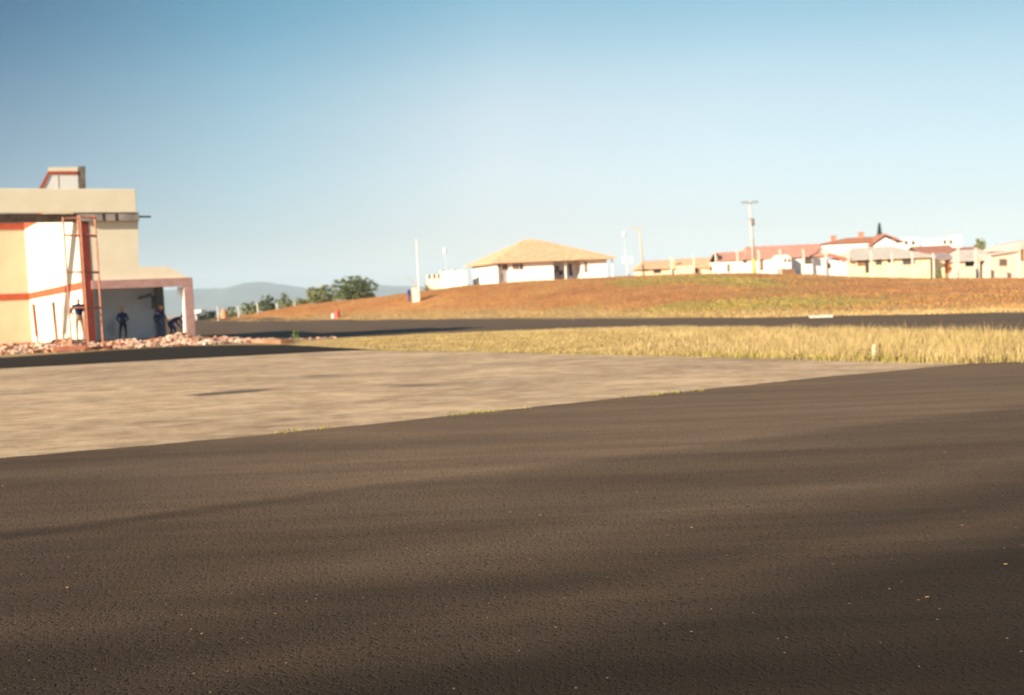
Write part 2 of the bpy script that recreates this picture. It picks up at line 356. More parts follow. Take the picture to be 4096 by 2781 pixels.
# ------------------------------------------------------------------ ground, hill, paved surfaces
ss = np.concatenate([np.linspace(-2.2, -.7, 12, endpoint=False), np.linspace(-.7, .75, 175), np.linspace(.8, 2.2, 12)])
ys = np.concatenate([np.linspace(-40, 15, 10, endpoint=False), np.arange(15, 180, .9), 180 * (6200 / 180) ** np.linspace(0, 1, 60)])
GREEN = [(1590, 632, 6, 9), (1660, 636, 5, 8), (1690, 640, 4, 10), (1640, 694, 5, 7), (1760, 692, 6, 7), (1840, 684, 6, 9), (1550, 697, 5, 5), (1440, 640, 3, 7)]
def ground_sheet():
    Yg, Sg = np.meshgrid(ys, ss, indexing='ij'); Xg = Sg * (Yg + 42)
    Zg = terrain(Xg, np.maximum(Yg, 0)); Zg = np.where(Yg < 20, np.minimum(Zg, 0), Zg)
    far = np.clip((Yg - 35) / 60, 0, 1)
    Zg = Zg + far * .02 * (np.sin(Xg * .9 + Yg * .23) + np.sin(Xg * .31 - Yg * .4)) * (Yg < 400)
    Zg = Zg + np.clip((Yg - 250) / 800, 0, 1) * 6 * (np.sin(Xg * .006 + 1) + np.sin(Yg * .004))
    nr, nc = Xg.shape; V = np.stack([Xg, Yg, Zg], -1).reshape(-1, 3)
    i = np.arange(nr - 1)[:, None] * nc + np.arange(nc - 1)[None, :]
    F = np.stack([i, i + 1, i + nc + 1, i + nc], -1).reshape(-1, 4)
    o = struct('ground', V.tolist(), F.tolist(), M_GROUND, smooth=True)
    t = Xg / np.maximum(Yg, 25); yt = np.interp(t, HT, HTOE)
    w = np.clip((Yg - yt) / np.interp(t, [.2, .4, .5], [18, 36, 44]), 0, 1)
    a = o.data.attributes.new('hill', 'FLOAT', 'POINT'); a.data.foreach_set('value', w.reshape(-1).astype(np.float32))
    gm = np.zeros_like(Xg)
    for (vx, vy, rx, ry) in GREEN:
        q = G(vx, vy); gm = np.maximum(gm, np.exp(-((Xg - q.x) / rx) ** 2 - ((Yg - q.y) / ry) ** 2))
    a = o.data.attributes.new('green', 'FLOAT', 'POINT'); a.data.foreach_set('value', gm.reshape(-1).astype(np.float32))
    return o
ground_sheet()

def resample(poly, n):
    P = np.array([tuple(p)[:2] for p in poly], float); d = np.r_[0, np.cumsum(np.linalg.norm(np.diff(P, axis=0), axis=1))]
    q = np.linspace(0, d[-1], n); return np.stack([np.interp(q, d, P[:, 0]), np.interp(q, d, P[:, 1])], -1)
def loft(name, near, far, m, nu, nv, dz, jn=0, jf=0):
    A, B = resample(near, nu), resample(far, nu)
    def jit(n, amp):
        x = np.convolve(rng.normal(size=n + 8), np.ones(5) / 5, 'same')[4:-4]; return amp * (x * 1.5 + .35 * rng.normal(size=n))
    A[:, 1] += jit(nu, jn); B[:, 1] += jit(nu, jf)
    k = np.linspace(0, 1, nv)[:, None, None]; P = A[None] * (1 - k) + B[None] * k
    Z = terrain(P[..., 0], np.maximum(P[..., 1], 0)) + dz
    far_ = np.clip((P[..., 1] - 35) / 60, 0, 1)
    Z = Z + far_ * .02 * (np.sin(P[..., 0] * .9 + P[..., 1] * .23) + np.sin(P[..., 0] * .31 - P[..., 1] * .4))
    V = np.concatenate([P, Z[..., None]], -1).reshape(-1, 3)
    i = np.arange(nv - 1)[:, None] * nu + np.arange(nu - 1)[None, :]
    return struct(name, V.tolist(), np.stack([i, i + 1, i + nu + 1, i + nu], -1).reshape(-1, 4).tolist(), m, smooth=True)
near_conc = [(-60, -13), (-30, .3)] + [G(*p) for p in ((0, 1043), (500, 1000), (1120, 936), (1500, 897), (1900, 855), (2200, 828), (2324, 823))] + [(14, 17.7), (40, 19)]
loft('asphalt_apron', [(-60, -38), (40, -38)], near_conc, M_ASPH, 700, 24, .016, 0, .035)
nc2 = [(p[0], p[1] - .5) for p in near_conc[:9]]
conc_far = [(-60, 10), (-35, 21)] + [G(*p) for p in ((0, 838), (430, 815), (790, 797), (950, 795), (1400, 805), (1800, 815), (2150, 822))] + [(8.0, 16.6)]
loft('concrete_apron', nc2, conc_far, M_CONC, 200, 30, .008, 0, .05)
strip_far = [(-70, 18), (-40, 31)] + [G(*p) for p in ((0, 812), (440, 785), (650, 783), (780, 790), (840, 794), (930, 795))]
strip_near = [(p[0], p[1] - .5) for p in conc_far[:6]]
loft('service_strip', strip_near, strip_far, M_STRIP, 120, 12, .004, 0, .08)
ra, rb = G(445, 727), G(2324, 712); rn0, rn1 = G(450, 770), G(2324, 766)
rw_far = [ra + Vector((-60, 80, 0)), ra] + [G(*p) for p in ((700, 726), (1000, 725), (1300, 724), (1560, 723.5), (1850, 717))] + [rb, rb + Vector((14, -22, 0)), rb + Vector((30, -46, 0))]
rw_near = [rn0 + Vector((-70, 55, 0)), rn0 + Vector((-6, 5, 0))] + [rn0] + [G(*p) for p in ((700, 768), (1000, 758), (1400, 747), (1700, 748), (2000, 757))] + [rn1, rn1 + Vector((10, -18, 0)), rn1 + Vector((20, -38, 0))]
loft('taxiway', rw_near, rw_far, M_RUN, 260, 40, .03, .12, .25)

# ------------------------------------------------------------------ distant hills and haze
def ridge(name, dist, prof, depth, m):
    nx = 420; px = np.linspace(prof[0][0], prof[-1][0], nx); pz = np.interp(px, [p[0] for p in prof], [p[1] for p in prof])
    k = np.ones(3) / 3; pz = np.convolve(np.pad(pz, 1, 'edge'), k, 'valid')
    X = (px * 1.7625 - 2048) / FPX * dist; rough = np.cumsum(rng.normal(size=nx)) * .0; V = []; rows = 9
    for r in range(rows):
        a = (r / (rows - 1)) * 2 - 1; h = math.cos(a * math.pi / 2) ** .8
        for i in range(nx):
            zt = EYE + (694 - .0419 * (px[i] - 340) - pz[i]) / (FPX / 1.7625) * dist
            V.append((X[i] * (1 + a * depth / dist * .3), dist + a * depth, -70 + (zt + 70) * h + (0 if r in (0, rows - 1) else rng.normal() * 2.0)))
    i = np.arange(rows - 1)[:, None] * nx + np.arange(nx - 1)[None, :]
    return struct(name, V, np.stack([i, i + 1, i + nx + 1, i + nx], -1).reshape(-1, 4).tolist(), m, smooth=True)
HILLM = mat('wooded_hills', (.05, .07, .04), (.10, .11, .06), .004, .95, bump=0)
ridge('hills', 4600, [(-900, 680), (-300, 668), (100, 660), (330, 664), (440, 656), (500, 655), (530, 655), (548, 648), (565, 642), (590, 639), (620, 641), (650, 646), (680, 649), (700, 655), (760, 658), (850, 651), (890, 648), (960, 651), (1050, 655), (1300, 662), (1600, 655), (1900, 640), (2300, 622), (2900, 600), (3600, 590)], 900, HILLM)
hz = MB().box((-9000, -120, -140), (9000, 8200, 225))
haze = mk('haze', hz.v, hz.f, None); haze['kind'] = 'stuff'
hm = bpy.data.materials.new('haze'); hm.use_nodes = True; ht = hm.node_tree; ht.nodes.remove(ht.nodes['Principled BSDF'])
pv = ht.nodes.new('ShaderNodeVolumePrincipled'); pv.inputs['Color'].default_value = (.64, .83, 1.0, 1); pv.inputs['Density'].default_value = 1.9e-4; pv.inputs['Anisotropy'].default_value = -.1
ht.links.new(pv.outputs[0], ht.nodes['Material Output'].inputs['Volume']); haze.data.materials.append(hm)

# ------------------------------------------------------------------ terminal building
Z0 = -.25
def z1(x, y): return (x / 1.7533, y / 1.7533 + 600)          # coordinates read from an enlarged crop
d0 = ray(*z1(1375, 1322)); Y0 = (Z0 - EYE) / d0.z
O = Vector((d0.x * Y0, Y0, 0))
UX = Vector((-math.cos(ANG), -math.sin(ANG), 0)); VY = Vector((-math.sin(ANG), math.cos(ANG), 0))
LB = frame(O, ux=UX, vy=VY)
def uw(p, v=0.0):                            # photo point -> (u, w) on the plane v metres behind the front
    d = ray(*p); q = O + VY * v - Vector((0, 0, EYE)); k = q.dot(VY) / d.dot(VY); h = d * k + Vector((0, 0, EYE))
    return (h - O).dot(UX), h.z
term = thing('terminal_building', 'cream and yellow terminal building under demolition with open rubble-filled porch', 'building', O + Vector((0, 0, Z0)))
GZ = -.55                                    # walls go down into the ground
uP1 = uw(z1(950, 280))[0]; zPt = uw(z1(500, 272))[1]; zPb = uw(z1(500, 440))[1]; zFb = uw(z1(700, 500), .12)[1]
uL = 22.0
uFin0, uFin1 = uw(z1(632, 700), .35)[0], uw(z1(560, 700), .35)[0]
uCr = uw(z1(968, 700), .3)[0]
# front parapet and concrete beam under it
part('parapet', MB().box((uP1, 0, zPb), (uL, .3, zPt), LB), CREAM, term, 'long cream parapet above the beam', bevel=.02)
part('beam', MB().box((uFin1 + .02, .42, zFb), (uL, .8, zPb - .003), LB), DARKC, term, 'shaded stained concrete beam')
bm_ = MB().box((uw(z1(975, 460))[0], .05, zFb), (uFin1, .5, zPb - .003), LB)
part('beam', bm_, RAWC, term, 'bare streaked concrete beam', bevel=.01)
p = uw(z1(1062, 467)); part('pipe', MB().tube([LB(p[0], .2, p[1]), LB(uP1 + .3, .2, p[1] + .02)], .05), DARKC, term)
for x in (724, 815): a = uw(z1(x, 445)); part('stain', MB().box((a[0] - .05, .035, zFb + .02), (a[0] + .05, .049, zPb - .05), LB), mat('black_stain', (.02, .016, .015), (.06, .045, .035), 4), term)
# upper cream wall, its broken run-out over the porch
vW = .3
wl = [uw(z1(*q), vW) for q in ((968, 480), (972, 815), (1040, 822), (1120, 818), (1185, 820), (1200, 836), (1225, 838), (1245, 858), (1275, 866), (1290, 884), (1320, 886), (1330, 905))]
zBt = uw(z1(1000, 905))[1]; zBb = uw(z1(1000, 966))[1]
part('wall', MB().sheet([(uFin0 + .05, zPb)] + [(a, b) for a, b in wl] + [(0.05, zBt - .05), (uFin0 + .05, zBt - .05)], [], lambda a, b: LB(a, vW, b), VY * .25), CREAM, term, 'cream upper wall with a broken right end')
# solid upper storey and roof behind
part('wall', MB().box((uCr + .05, vW + .26, zBt + .3), (uFin0, 8.5, zPb + .6), LB), WHITEP, term, 'plain rear walls of the upper storey')
part('roof', MB().box((uCr + .05, .32, zPb + .6), (uFin0 + 2, 8.4, zPb + .78), LB), RAWC, term)
# porch: beam, slab, end pier, column, back wall with breaks
uPost = 0.0; uPostL = uw(z1(1303, 1000))[0]
zPo = uw(z1(1350, 893))[1]
part('porch_beam', MB().box((0, 0, zBb), (uFin0 + .05, .35, zBt), LB), SALMON, term, 'salmon painted beam over the porch', bevel=.015)
part('ceiling', MB().box((0.06, .36, zBb + .12), (uFin0, 7.0, zBt - .06), LB), INNER, term)
pr = MB().box((0, .002, GZ), (.46, .55, zBb - .002), LB)
part('pier', pr, SALMON, term, 'salmon end pier of the porch', bevel=.015)
part('pier_lining', MB().hexa([LB(.463, .03, Z0), LB(.56, .03, Z0), LB(.56, .62, Z0), LB(.463, .62, Z0), LB(.463, .03, zBb - .1), LB(.475, .03, zBb - .1), LB(.475, .62, zBb - .1), LB(.463, .62, zBb - .1)]), WHITEW, term, 'bright white plastered side of the pier')
a = uw(z1(1245, 990), .5); hang = [uw(z1(*q), .5) for q in ((1245, 962), (1248, 1000), (1262, 1030), (1285, 1034), (1300, 1010), (1318, 990), (1322, 962))]
part('hanging_wall', MB().sheet(hang, [], lambda a, b: LB(a, .5, b), VY * .2), INNER, term, 'hanging scrap of broken wall by the pier')
vC = 5.0
uc0, uc1 = uw(z1(1160, 1200), vC)[0], uw(z1(1098, 1200), vC)[0]
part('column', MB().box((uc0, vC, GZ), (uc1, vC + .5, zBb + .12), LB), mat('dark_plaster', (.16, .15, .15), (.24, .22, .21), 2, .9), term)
vB = 5.2
bo = [uw(z1(*q), vB) for q in ((1100, 900), (1100, 1330), (600, 1390), (600, 900))]
h1 = [uw(z1(*q), vB) for q in ((1062, 1028), (1080, 1022), (1086, 1112), (1064, 1116))]
h2 = [uw(z1(*q), vB) for q in ((782, 1190), (800, 1192), (806, 1235), (818, 1262), (806, 1300), (778, 1306), (768, 1280), (742, 1250), (744, 1236), (772, 1232))]
bo = [(bo[0][0], zBb + .12), (bo[1][0], GZ), (uFin0 - .1, GZ), (uFin0 - .1, zBb + .12)]
part('wall', MB().sheet(bo, [h1, h2], lambda a, b: LB(a, vB, b), VY * .2), INNER, term, 'grey inner wall with a slit and a ragged hole')
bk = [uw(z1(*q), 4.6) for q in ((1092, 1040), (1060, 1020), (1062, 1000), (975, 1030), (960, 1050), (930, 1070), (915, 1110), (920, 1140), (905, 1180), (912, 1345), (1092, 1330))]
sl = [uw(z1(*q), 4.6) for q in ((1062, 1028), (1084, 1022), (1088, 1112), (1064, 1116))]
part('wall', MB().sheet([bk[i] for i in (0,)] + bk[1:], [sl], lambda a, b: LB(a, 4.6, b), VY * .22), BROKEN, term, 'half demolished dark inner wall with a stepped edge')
part('floor', MB().box((0.1, .1, GZ), (uFin0, 7.2, Z0 + .02), LB), RAWC, term)
# tall wing wall: red end, white flank, red trims
Pf = LB(uFin1, .35, 0)
dC = ray(*z1(228, 1350)); kC = (-.29 - EYE) / dC.z; PC = Vector((dC.x * kC, dC.y * kC, 0))
FD = (PC - Pf); FL = FD.length; FD.normalize(); FN = Vector((FD.y, -FD.x, 0));
if FN.dot(Vector((-1, -1, 0))) < 0: FN = -FN
def fq(p, off=0.0):                          # photo point -> (distance along flank, height)
    d = ray(*p); q = Pf + FN * off - Vector((0, 0, EYE)); k = q.dot(FN) / d.dot(FN); h = d * k + Vector((0, 0, EYE)); return (h - Pf).dot(FD), h.z
def FQ(a, b): return Pf + FD * a + Vector((0, 0, b))
zY = 0.0
LY = frame(PC, ux=UX, vy=VY)
def yw(p):
    d = ray(*p); q = PC - Vector((0, 0, EYE)); k = q.dot(VY) / d.dot(VY); return (d * k).z + EYE
zY = yw(z1(100, 506))
g1 = fq(z1(292, 495))
wing_out = [(0, GZ), (0, zPb - .02), (.6, zPb + .5), (2.5, zPb + .6), (g1[0], zY + .35), (FL, zY), (FL, GZ)]
wth = -FN * .55
part('wall', MB().prism([FQ(*q) for q in wing_out], wth), WHITEP, term, 'tall white wing wall')
fin = MB().box((uFin0, .28, GZ), (uFin1 + .01, .36, zFb - .003), LB)
part('wall_end', fin, REDDK, term, 'dark red painted end of the wing wall', bevel=.01)
part('trim', MB().prism([FQ(FL, zY), FQ(g1[0], zY + .34), FQ(g1[0], g1[1]), FQ(FL, yw(z1(215, 556)))], FN * .03), REDP, term, 'red wedge of trim at the wing corner')
# roof tower standing behind the parapet
vT = 1.0
def tw(x, y, v=vT): u, w = uw(z1(x, y), v); return LB(u, v, w)
part('tower', MB().prism([tw(*q) for q in ((274, 300), (338, 150), (546, 146), (552, 300))], VY * 3.2), WHITEW, term, 'white roof tower with one sloped shoulder', bevel=.01)
part('coping', MB().prism([tw(*q) for q in ((337, 122), (545, 118), (545, 146.5), (337, 150.5))], VY * 3.2), CREAM, term, 'cream cap of the roof tower')
part('trim', MB().prism([tw(x, y, vT - .03) for x, y in ((338, 150), (545, 149), (546, 172), (348, 172), (296, 285), (266, 285))], VY * .029), REDP, term, 'red trim under the sloped top of the roof tower')
part('joint_strip', MB().prism([tw(x, y, vT - .012) for x, y in ((404, 176), (409, 176), (413, 290), (408, 290))], VY * .011), mat('pale_red_paint', (.62, .33, .24), (.7, .42, .32), 2), term)
part('shaft', MB().prism([tw(*q) for q in ((549, 116), (598, 114), (602, 300), (555, 300))], VY * 1.2), DARKC, term, 'bare stained concrete shaft beside the roof tower', bevel=.01)
b0, b1, c0, c1 = fq(z1(218, 1003)), fq(z1(550, 928)), fq(z1(218, 1048)), fq(z1(550, 980))
part('band', MB().prism([FQ(FL, b0[1]), FQ(.12, b1[1]), FQ(.12, c1[1]), FQ(FL, c0[1])], FN * .03), REDP, term, 'red band rising along the white wing wall')
for x in (318, 424): q = fq(z1(x, 900)); part('joint_strip', MB().prism([FQ(q[0], Z0), FQ(q[0], 6.6), FQ(q[0] + .09, 6.6), FQ(q[0] + .09, Z0)], FN * .012), mat('pale_red_paint', (0, 0, 0)), term)
s0, s1 = fq(z1(240, 1345)), fq(z1(430, 1352))
part('plinth', MB().prism([FQ(FL, s0[1]), FQ(s1[0], s0[1] - .02), FQ(s1[0], GZ), FQ(FL, GZ)], FN * .04), REDP, term)
# yellow wall further back, parallel to the front
part('wall', MB().box((.0, .0, GZ - .4), (24, .4, zY - .002), LY), YELLOW, term, 'yellow wall set back at the left')
part('cornice', MB().box((.0, -.05, yw(z1(100, 558))), (24, -.001, yw(z1(100, 515))), LY), REDP, term)
part('coping', MB().box((.0, -.08, yw(z1(100, 515)) + .003), (24, .2, zY + .05), LY), SALMON, term)
part('band', MB().box((.0, -.04, yw(z1(100, 1052))), (24, -.001, yw(z1(100, 1008))), LY), REDP, term, 'red band across the yellow wall')
part('plinth', MB().box((.0, -.06, GZ - .4), (24, -.001, yw(z1(100, 1358))), LY), REDP, term)
part('roof', MB().box((.0, .42, zY - .6), (24, 12, zY - .4), LY), RAWC, term)

# ------------------------------------------------------------------ scaffold tower and red stakes
sc = z1(600, 1400); dS = ray(*sc); kS = (-.28 - EYE) / dS.z; SP = Vector((dS.x * kS, kS, -.28))
SB = frame((SP.x, SP.y, 0), ux=UX, vy=VY)
def su(p, v):
    d = ray(*p); q = SP + VY * v - Vector((0, 0, EYE)); k = q.dot(VY) / d.dot(VY); h = d * k + Vector((0, 0, EYE)); return (h - SP).dot(UX), h.z
scaf = thing('scaffold_tower', 'tall orange steel scaffold tower standing before the dark red wall end', 'scaffold', SP)
vb = 1.0
rails = {}
for x, y, v in ((442, 472, 0), (545, 465, vb), (562, 465, 0), (665, 465, vb)):
    xb = x + (1380 - y) * .045
    at_, ab = su(z1(x, y), v), su(z1(xb, 1370), v)
    part('upright', MB().tube([SB(at_[0], v, ab[1]), SB(at_[0], v, at_[1])], .042), ORANGE, scaf); rails[(x)] = (at_[0], v, at_[1], ab[1])
ks = sorted(rails)
def rung(a, b, y, r=.035, m=ORANGE):
    ua, va, ta, _ = rails[a]; ub, vb_, _, _ = rails[b]; za = su(z1(a, y), va)[1]
    part('rung', MB().tube([SB(ua, va, za), SB(ub, vb_, za)], r), m, scaf)
for y in (598, 858, 1112):
    rung(442, 562, y); rung(545, 665, y); rung(442, 545, y, .03); rung(562, 665, y, .05, RUST)
rung(562, 665, 468); rung(442, 562, 480); rung(545, 665, 470, .04)
dg = MB().tube([SB(rails[442][0], 0, su(z1(442, 1112), 0)[1]), SB(rails[562][0], 0, su(z1(562, 1370), 0)[1])], .02)
dk0, dk1 = su(z1(370, 1400), -.1), su(z1(600, 1388), -.1)
part('base_beam', MB().box((dk1[0], -.12, dk0[1] - .10), (dk0[0], .1, dk0[1] + .12), SB), ORANGE, scaf, bevel=.01)
dk2 = su(z1(790, 1378), .3)
part('base_beam', MB().box((dk2[0], .25, dk2[1] - .1), (dk1[0] + .1, .42, dk2[1] + .04), SB), RUST, scaf, 'rust brown outrigger beam', bevel=.01)
for (x, y0, y1, v, m) in ((393, 1400, 1462, -.05, ORANGE), (556, 1395, 1448, -.05, RUST), (603, 1395, 1448, .3, RUST), (772, 1385, 1425, .3, RUST)):
    q0, q1 = su(z1(x, y0), v), su(z1(x, y1), v); lg = part('foot', MB().tube([SB(q0[0], v, q0[1]), SB(q0[0], v, q0[1] - .3)], .055), m, scaf)
part('deck', MB().box((rails[562][0], .1, rails[442][3] + .18), (rails[442][0], .9, rails[442][3] + .23), SB), WOOD, scaf)
for x0, yt, x1, yb, lab in ((249, 1082, 263, 1372, 'red and white stake left of the other against white wall'), (383, 1066, 400, 1345, 'taller red stake nearer the scaffold against white wall')):
    vv = .8 if x0 < 300 else 1.4
    dP = ray(*z1(x1, yb)); kP = (-.12 - EYE) / dP.z; PP = Vector((dP.x * kP, kP, -.12)); h = (yb - yt) / 1.7533 * kP / FPX
    st = thing('stake', lab, 'stake', PP, 'red stakes before the wing wall')
    part('pole', MB().tube([PP + Vector((0, 0, .45 if x0 < 300 else .0)), PP + Vector((-.06, 0, h))], .075), REDP, st)
    if x0 < 300: part('foot', MB().tube([PP + Vector((0.01, 0, -.1)), PP + Vector((0, 0, .449))], .077), WHITEP, st, 'white painted lower end')

# ------------------------------------------------------------------ rubble, low brick kerb
def rubble_fn():
    v, f = [], []
    def chunk(p, s):
        n = len(v); R = Matrix.Rotation(random.uniform(0, 6.3), 3, 'Z') @ Matrix.Rotation(random.uniform(-1, 1), 3, 'X'); q = Vector((random.uniform(.5, 1.2), random.uniform(.4, .9), random.uniform(.35, .8))) * s
        for dx, dy, dz in ((-1, -1, -1), (1, -1, -1), (1, 1, -1), (-1, 1, -1), (-1, -1, 1), (1, -1, 1), (1, 1, 1), (-1, 1, 1)):
            v.append(p + R @ Vector((dx * q.x * random.uniform(.6, 1), dy * q.y * random.uniform(.6, 1), dz * q.z * random.uniform(.6, 1))))
        f.extend([tuple(n + i for i in a) for a in ((0, 3, 2, 1), (4, 5, 6, 7), (0, 1, 5, 4), (1, 2, 6, 5), (2, 3, 7, 6), (3, 0, 4, 7))])
    for _ in range(5200):
        u = random.uniform(-3.6, 9.2); q = random.random()
        w = -3.4 + 3.6 * q
        top = .62 * math.exp(-((w + .8) / 1.25) ** 2) * (1 if u > -.4 else max(0, 1 + (u + .4) / 3.4)) * (.65 + .35 * math.sin(u * 1.7) * math.sin(u * .63 + 1)) 
        P = LB(u, w, 0); P.z = T(P.x, P.y) + random.random() ** .6 * max(top, .03); chunk(P, random.choice((.05, .07, .09, .13, .18)) * random.uniform(.7, 1.2))
    for _ in range(650):
        u = random.uniform(8.5, 22); w = random.uniform(-4.6, -1.5) if u < 12 else random.uniform(-4.8, -2.0)
        P = LB(u, w, 0); P.z = T(P.x, P.y) + random.random() * .04; chunk(P, random.choice((.03, .035, .045, .06)) * random.uniform(.7, 1.2))
    for _ in range(220):
        u = random.uniform(-7.0, -3.2); w = random.uniform(-2.4, -1.4)
        P = LB(u, w, 0); P.z = T(P.x, P.y) + random.random() * .05; chunk(P, random.choice((.03, .05, .09)) * random.uniform(.7, 1.2))
    o = mk('rubble', v, f, RUBBLE, norm=False); o['kind'] = 'stuff'; o['label'] = 'heap of broken bricks and plaster along the demolished porch'
rubble_fn()
k0, k1 = G(505, 775), G(640, 781)
kd = (k1 - k0).normalized(); kn = Vector((-kd.y, kd.x, 0))
lw = thing('low_wall', 'low brick kerb wall running from the rubble heap to dry grass', 'wall', k0 + Vector((0, 0, -.05)))
kf = lambda a, b, c: k0 + kd * a + kn * b + Vector((0, 0, c))
KL = (k1 - k0).length
part('body', MB().box((-1.5, 0, -.3), (KL * .78, .5, .16), kf), BRICK, lw, bevel=.02)
part('end_block', MB().box((KL * .78 + .003, -.05, -.3), (KL, .55, .2), kf), WOOD, lw, 'dark brown end of the kerb', bevel=.02)

# ------------------------------------------------------------------ people
def person(label, base, yaw, J, cols, extra=None, group=None):
    """J: joint name -> local (x right, y forward, z up) in metres. One skinned surface, coloured by region."""
    root = thing('person', label, 'person', base, group); root.rotation_euler = (0, 0, yaw)
    vs, es, rs, reg = [], [], [], []
    def v(p, r, g): vs.append(Vector(p)); rs.append(r); reg.append(g); return len(vs) - 1
    def e(a, b): es.append((a, b)); return b
    pel = v(J['pelvis'], .145, 't'); ch = None
    sp = e(pel, v((Vector(J['pelvis']) * .55 + Vector(J['chest']) * .45), .135, 's')); ch = e(sp, v(J['chest'], .155, 's'))
    nb = Vector(J['chest']); hd = Vector(J['head']); up = (hd - nb).normalized()
    nk = e(ch, v(nb + up * .16, .062, 's')); nk2 = e(nk, v(nb + up * .23, .055, 'k'))
    h1_ = e(nk2, v(hd - up * .02, .088, 'k')); e(h1_, v(hd + up * .10, .078, 'h'))
    fwd = Vector(J.get('face', (0, 1, 0))).normalized(); e(h1_, v(hd - up * .01 + fwd * .105, .018, 'k'))
    for s in ('l', 'r'):
        sh = e(ch, v(J['sh_' + s], .072, 's')); el = e(sh, v(J['el_' + s], .050, 's')); wr = e(el, v(J['wr_' + s], .033, 's'))
        a = Vector(J['wr_' + s]); dr = (a - Vector(J['el_' + s])).normalized(); side = dr.cross(Vector((0, 1, 0))); side = side.normalized() if side.length > .2 else Vector((1, 0, 0))
        cv = dr.cross(side).normalized() * (.25 if s == 'l' else -.25)
        pm = e(wr, v(a + dr * .065, .034, 'k'))
        for i, L in enumerate((.075, .085, .08, .065)):
            o_ = side * (i - 1.5) * .021; k1_ = e(pm, v(a + dr * .105 + o_, .0105, 'k')); k2_ = e(k1_, v(a + dr * (.105 + L * .5) + o_ * 1.15 + cv * .03, .0095, 'k')); e(k2_, v(a + dr * (.105 + L * .9) + o_ * 1.1 + cv * .09, .008, 'k'))
        th = e(pm, v(a + dr * .075 - side * .045, .012, 'k')); e(th, v(a + dr * .115 - side * .062 + cv * .05, .0105, 'k'))
        hp = e(pel, v(J['hp_' + s], .10, 't')); kn_ = e(hp, v(J['kn_' + s], .068, 't')); an = e(kn_, v(J['an_' + s], .048, 't'))
        f = Vector(J['an_' + s]) + Vector((0, -.05, -.045)); hl = e(an, v(f, .042, 'b')); e(hl, v(f + Vector((0, .21, -.01)), .036, 'b'))
    me = bpy.data.meshes.new('body'); me.from_pydata([tuple(p) for p in vs], es, []); ob = bpy.data.objects.new('body', me); C.objects.link(ob)
    sk = ob.modifiers.new('skin', 'SKIN'); sk.use_smooth_shade = True
    if not me.skin_vertices: me.attributes.new('skin', 'FLOAT', 'POINT')
    for i, r in enumerate(rs): me.skin_vertices[0].data[i].radius = (r, r)
    me.skin_vertices[0].data[0].use_root = True
    sb = ob.modifiers.new('sub', 'SUBSURF'); sb.levels = 1; sb.render_levels = 1
    dg_ = bpy.context.evaluated_depsgraph_get(); dg_.update(); m2 = bpy.data.meshes.new_from_object(ob.evaluated_get(dg_))
    bpy.data.objects.remove(ob); body = bpy.data.objects.new('body', m2); C.objects.link(body); body.parent = root
    order = ['s', 't', 'k', 'h', 'b']; m2.materials.clear()
    for k in order: m2.materials.append(cols[k])
    P = np.array([tuple(p) for p in vs]); E0 = np.array(es)
    A, B = P[E0[:, 0]], P[E0[:, 1]]
    for pl in m2.polygons:
        c = np.array(pl.center); ab = B - A; tt = np.clip(((c - A) * ab).sum(1) / (ab ** 2).sum(1), 0, 1); dd = np.linalg.norm(A + ab * tt[:, None] - c, axis=1)
        i = int(np.argmin(dd)); pl.material_index = order.index(reg[E0[i, 1] if tt[i] > .5 else E0[i, 0]]); pl.use_smooth = True
    R = Matrix.Rotation(yaw, 3, 'Z')
    if extra:
        for nm, mb, mt in extra(hd, up, fwd):
            o = mk(nm, mb.v, mb.f, mt, True); o.parent = root
    return root
def stand(dx=0, lean=0.0, hgt=1.0):
    J = dict(pelvis=(0, 0, .95), chest=(0, lean * .4, 1.34), head=(0, lean * .6, 1.64), sh_l=(-.19, lean * .4, 1.42), sh_r=(.19, lean * .4, 1.42), el_l=(-.27, .0, 1.15), el_r=(.27, .02, 1.15), wr_l=(-.25, .16, .95), wr_r=(.25, .18, .97),
             hp_l=(-.09, 0, .90), hp_r=(.09, 0, .90), kn_l=(-.11, .03, .50), kn_r=(.12, .02, .50), an_l=(-.12, -.02, .09), an_r=(.14, -.03, .09))
    return J
def hat(m):
    def f(hd, up, fwd):
        q = up.to_track_quat('Z', 'Y').to_matrix(); mb = MB(); mb.ball((0, 0, 0), .125, 12, 5, (1, 1.12, 1), 0, True)
        mb.tube([(0, .03, -.012), (0, .03, .006)], .155, 14); mb.v = [tuple(hd + up * .055 + q @ Vector(v)) for v in mb.v]
        return [('hard_hat', mb, m)]
    return f
def hat_print(m):
    def f(hd, up, fwd):
        r = hat(m)(hd, up, fwd); mb = MB(); x = -.13
        for k, w in enumerate((.035, .03, .04, .03, .035)):
            mb.box((x, -.178, 1.36 + .008 * (k % 2)), (x + w, -.166, 1.425), None); x += w + .015
        r.append(('back_print', mb, mat('pale_print', (.55, .42, .50), (.62, .5, .58), 5))); return r
    return f
def at_px(p, z):                             # foot point on a level at height z
    d = ray(*p); k = (z - EYE) / d.z; return Vector((d.x * k, k, z))
FLR = Z0 + .03
def inside(p, v):                            # stand on the porch floor v metres behind the front
    u, w = uw(p, v); q = LB(u, v, 0); return Vector((q.x, q.y, FLR))
J = stand(); J.update(el_l=(-.29, .12, 1.14), wr_l=(-.20, .34, 1.02), el_r=(.26, .1, 1.13), wr_r=(.14, .36, 1.05), an_l=(-.2, -.04, .09), an_r=(.12, .06, .09), kn_l=(-.16, .02, .5), face=(.3, 1, -.1))
person('person in blue jacket and yellow hard hat standing alone in the porch', inside(z1(868, 1300), 1.7), rad(20), J, dict(s=BLUE, t=BLACKCL, k=SKIN, h=HAIR, b=BLACKCL), hat(HELMET), 'workers on the demolition')
